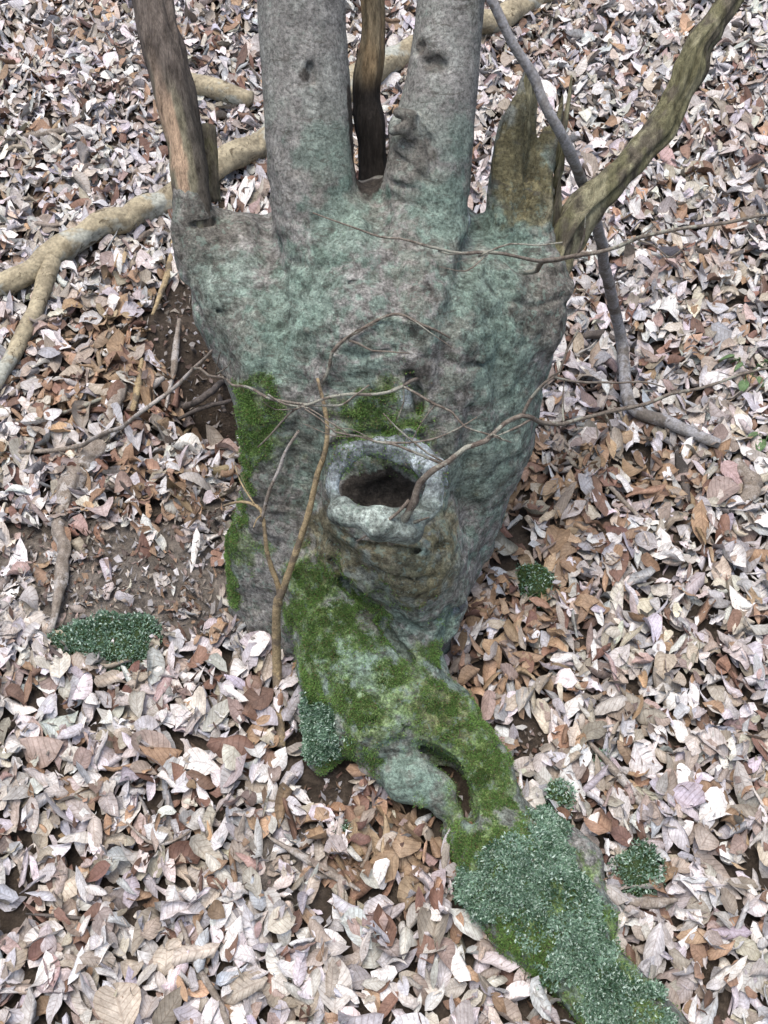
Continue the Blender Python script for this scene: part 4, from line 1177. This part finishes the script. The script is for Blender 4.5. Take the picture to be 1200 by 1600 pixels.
# projected area
ppx, ppy, _ = project(LV.reshape(-1, 3)); ppx = ppx.reshape(NL, -1); ppy = ppy.reshape(NL, -1)
fa = LF
def tri_area(a, b, c_): return np.abs((ppx[:, b] - ppx[:, a]) * (ppy[:, c_] - ppy[:, a]) - (ppx[:, c_] - ppx[:, a]) * (ppy[:, b] - ppy[:, a])) * .5
area = tri_area(fa[:, 0], fa[:, 1], fa[:, 2]).sum(1) + tri_area(fa[:, 0], fa[:, 2], fa[:, 3]).sum(1)
score = np.where(infr, area * exposed ** 2, 0)
best = np.argsort(-score)[:300]
isbest = np.zeros(NL, bool); isbest[best] = True
nvl = SH.shape[1]
def merge(sel):
    k = np.where(sel)[0]
    V = LV[k].reshape(-1, 3)
    F = (LF[None, :, :] + (np.arange(len(k)) * nvl)[:, None, None]).reshape(-1, 4)
    return V, F, vcol[k].reshape(-1, 3), np.tile(LUV, (len(k), 1))
V, F, cc, uv = merge(~isbest)
lit = obj('leaf_litter', mesh_np('leaf_litter', V, F, cc, uv), M_LEAF)
lit['kind'] = 'stuff'; lit['label'] = 'thick litter of dry pale and brown beech leaves covering the slope'; lit['category'] = 'leaf litter'
NEAR = [(on_ground(860, 1440), 'the feathery moss on the root'), (on_ground(640, 1240), 'the smooth root lobe'), (on_ground(750, 940), 'the foot of the trunk'), (on_ground(440, 1165), 'the forked shoot'), (on_ground(960, 1570), 'the lowest end of the mossy root'),
        (on_ground(790, 1250), 'the green mossed arm of the root'), (on_ground(330, 690), 'the dark hollow under the trunk'), (on_ground(1050, 662), 'the long leaning branch'), (on_ground(90, 400), 'the tan fallen branch'), (on_ground(1165, 605), 'the green seedling')]
for o in list(C.objects):
    if o.name.split('.')[0] in ('stick', 'moss_cushion') and o.parent is None:
        c = np.mean([v.co for v in o.data.vertices], axis=0)
        NEAR.append((np.array(c), 'the ' + o['label'].split(' lying')[0].split(' standing')[0].split(' running')[0].split(' half')[0].split(' beside')[0].split(' on ')[0].split(' by ')[0].split(' below')[0].split(' under')[0].split(' among')[0]))
for i in best:
    me = mesh_np('beech_leaf', LV[i] - ctr[i], LF, vcol[i], LUV)
    o = obj('beech_leaf', me, M_LEAF); o.location = ctr[i]
    dd = [np.linalg.norm(ctr[i][:2] - q[:2]) for (q, s_) in NEAR]
    k = int(np.argmin(dd)); dy = ctr[i][1] - NEAR[k][0][1]
    if abs(dy) < .5 * dd[k]: rel = 'level with'
    else: rel = 'uphill of' if dy > 0 else 'downhill of'
    rel = ('just ' if dd[k] < .09 else ('' if dd[k] < .18 else 'well ')) + rel if rel != 'level with' else ('close beside' if dd[k] < .09 else 'level with')
    form = 'tightly curled' if LCURL[i] > 2.2 else ('cupped' if LCURL[i] > 1.1 else ('gently bent' if LCURL[i] > .6 else 'flat'))
    big = 'large ' if LL[i] > .060 else ('small ' if LL[i] < .047 else '')
    lab = '%s%s %s leaf %s %s' % (big, form, PNAME[pc[i]], rel, NEAR[k][1])
    while len(lab.split()) > 16: lab = lab.rsplit(' ', 1)[0]
    tag(o, lab, 'leaf', 'fallen beech leaves on top of the litter')
# crumbs, bits of leaf and bud scales on the bare soil
kx, ky = [], []
for (p, r) in bare:
    n_ = int(9000 * r * r * 3.2 * .8)
    kx.append(p[0] + rng.normal(0, r * .75, n_)); ky.append(p[1] + rng.normal(0, r * .75, n_))
kx.append(rng.uniform(-.7, .7, 2500)); ky.append(rng.uniform(-.5, 1.4, 2500))
kx = np.concatenate(kx); ky = np.concatenate(ky)
ki = ((kx - hx0) / HC).astype(int).clip(0, hnx - 1); kj = ((ky - hy0) / HC).astype(int).clip(0, hny - 1)
kz = H[ki, kj] + .002
kk = tree_sdf(np.stack([kx, ky, kz + .01], 1), detail=False) > .004
kx, ky, kz = kx[kk], ky[kk], kz[kk]; NK = len(kx)
S3, F3, UV3, _, _ = leaf_shapes(NK, 3, 3, rng, .013)
a = rng.uniform(0, 6.28, NK); t1_, t2_ = rng.normal(0, .4, NK), rng.normal(SLOPE, .4, NK)
X3 = S3[..., 0] * np.cos(a)[:, None] - S3[..., 1] * np.sin(a)[:, None]; Y3 = S3[..., 0] * np.sin(a)[:, None] + S3[..., 1] * np.cos(a)[:, None]
V = np.stack([X3 + kx[:, None], Y3 + ky[:, None], S3[..., 2] + X3 * t1_[:, None] + Y3 * t2_[:, None] + kz[:, None]], -1)
c3 = np.repeat((PAL[rng.choice(8, NK)] * np.exp(rng.normal(-.6, .4, NK))[:, None])[:, None, :], S3.shape[1], 1)
FF = (F3[None] + (np.arange(NK) * S3.shape[1])[:, None, None]).reshape(-1, 4)
cr = obj('leaf_crumbs', mesh_np('leaf_crumbs', V.reshape(-1, 3), FF, c3.reshape(-1, 3), np.tile(UV3, (NK, 1))), M_LEAF)
cr['kind'] = 'stuff'; cr['label'] = 'small broken bits of dry leaf on the bare soil'; cr['category'] = 'leaf bits'
# leaves farther out, thinner and simpler
NF = 42000
fx = rng.uniform(-4.6, 4.6, NF); fy = rng.uniform(-2.2, 6.5, NF)
k = ~((fx > hx0 + .08) & (fx < hx1 - .08) & (fy > hy0 + .08) & (fy < hy1 - .08))
fx, fy = fx[k], fy[k]; NF = len(fx)
S2, F2, UV2, _, _ = leaf_shapes(NF, 4, 3, rng, .062)
a = rng.uniform(0, 6.28, NF); gzf = ground_h(fx, fy) + rng.uniform(.002, .03, NF)
t1_, t2_ = rng.normal(0, .35, NF), rng.normal(SLOPE, .35, NF)
X2 = S2[..., 0] * np.cos(a)[:, None] - S2[..., 1] * np.sin(a)[:, None]; Y2 = S2[..., 0] * np.sin(a)[:, None] + S2[..., 1] * np.cos(a)[:, None]
Z2 = S2[..., 2] + X2 * t1_[:, None] + Y2 * t2_[:, None] + gzf[:, None]
V = np.stack([X2 + fx[:, None], Y2 + fy[:, None], Z2], -1)
c2 = np.repeat((PAL[rng.choice(len(PAL), NF, p=PW)] * np.exp(rng.normal(0, .16, NF))[:, None])[:, None, :], S2.shape[1], 1)
FF = (F2[None] + (np.arange(NF) * S2.shape[1])[:, None, None]).reshape(-1, 4)
far = obj('leaf_litter', mesh_np('far_litter', V.reshape(-1, 3), FF, c2.reshape(-1, 3), np.tile(UV2, (NF, 1))), M_LEAF)
far['kind'] = 'stuff'; far['label'] = 'dry beech leaves scattered over the slope around'; far['category'] = 'leaf litter'
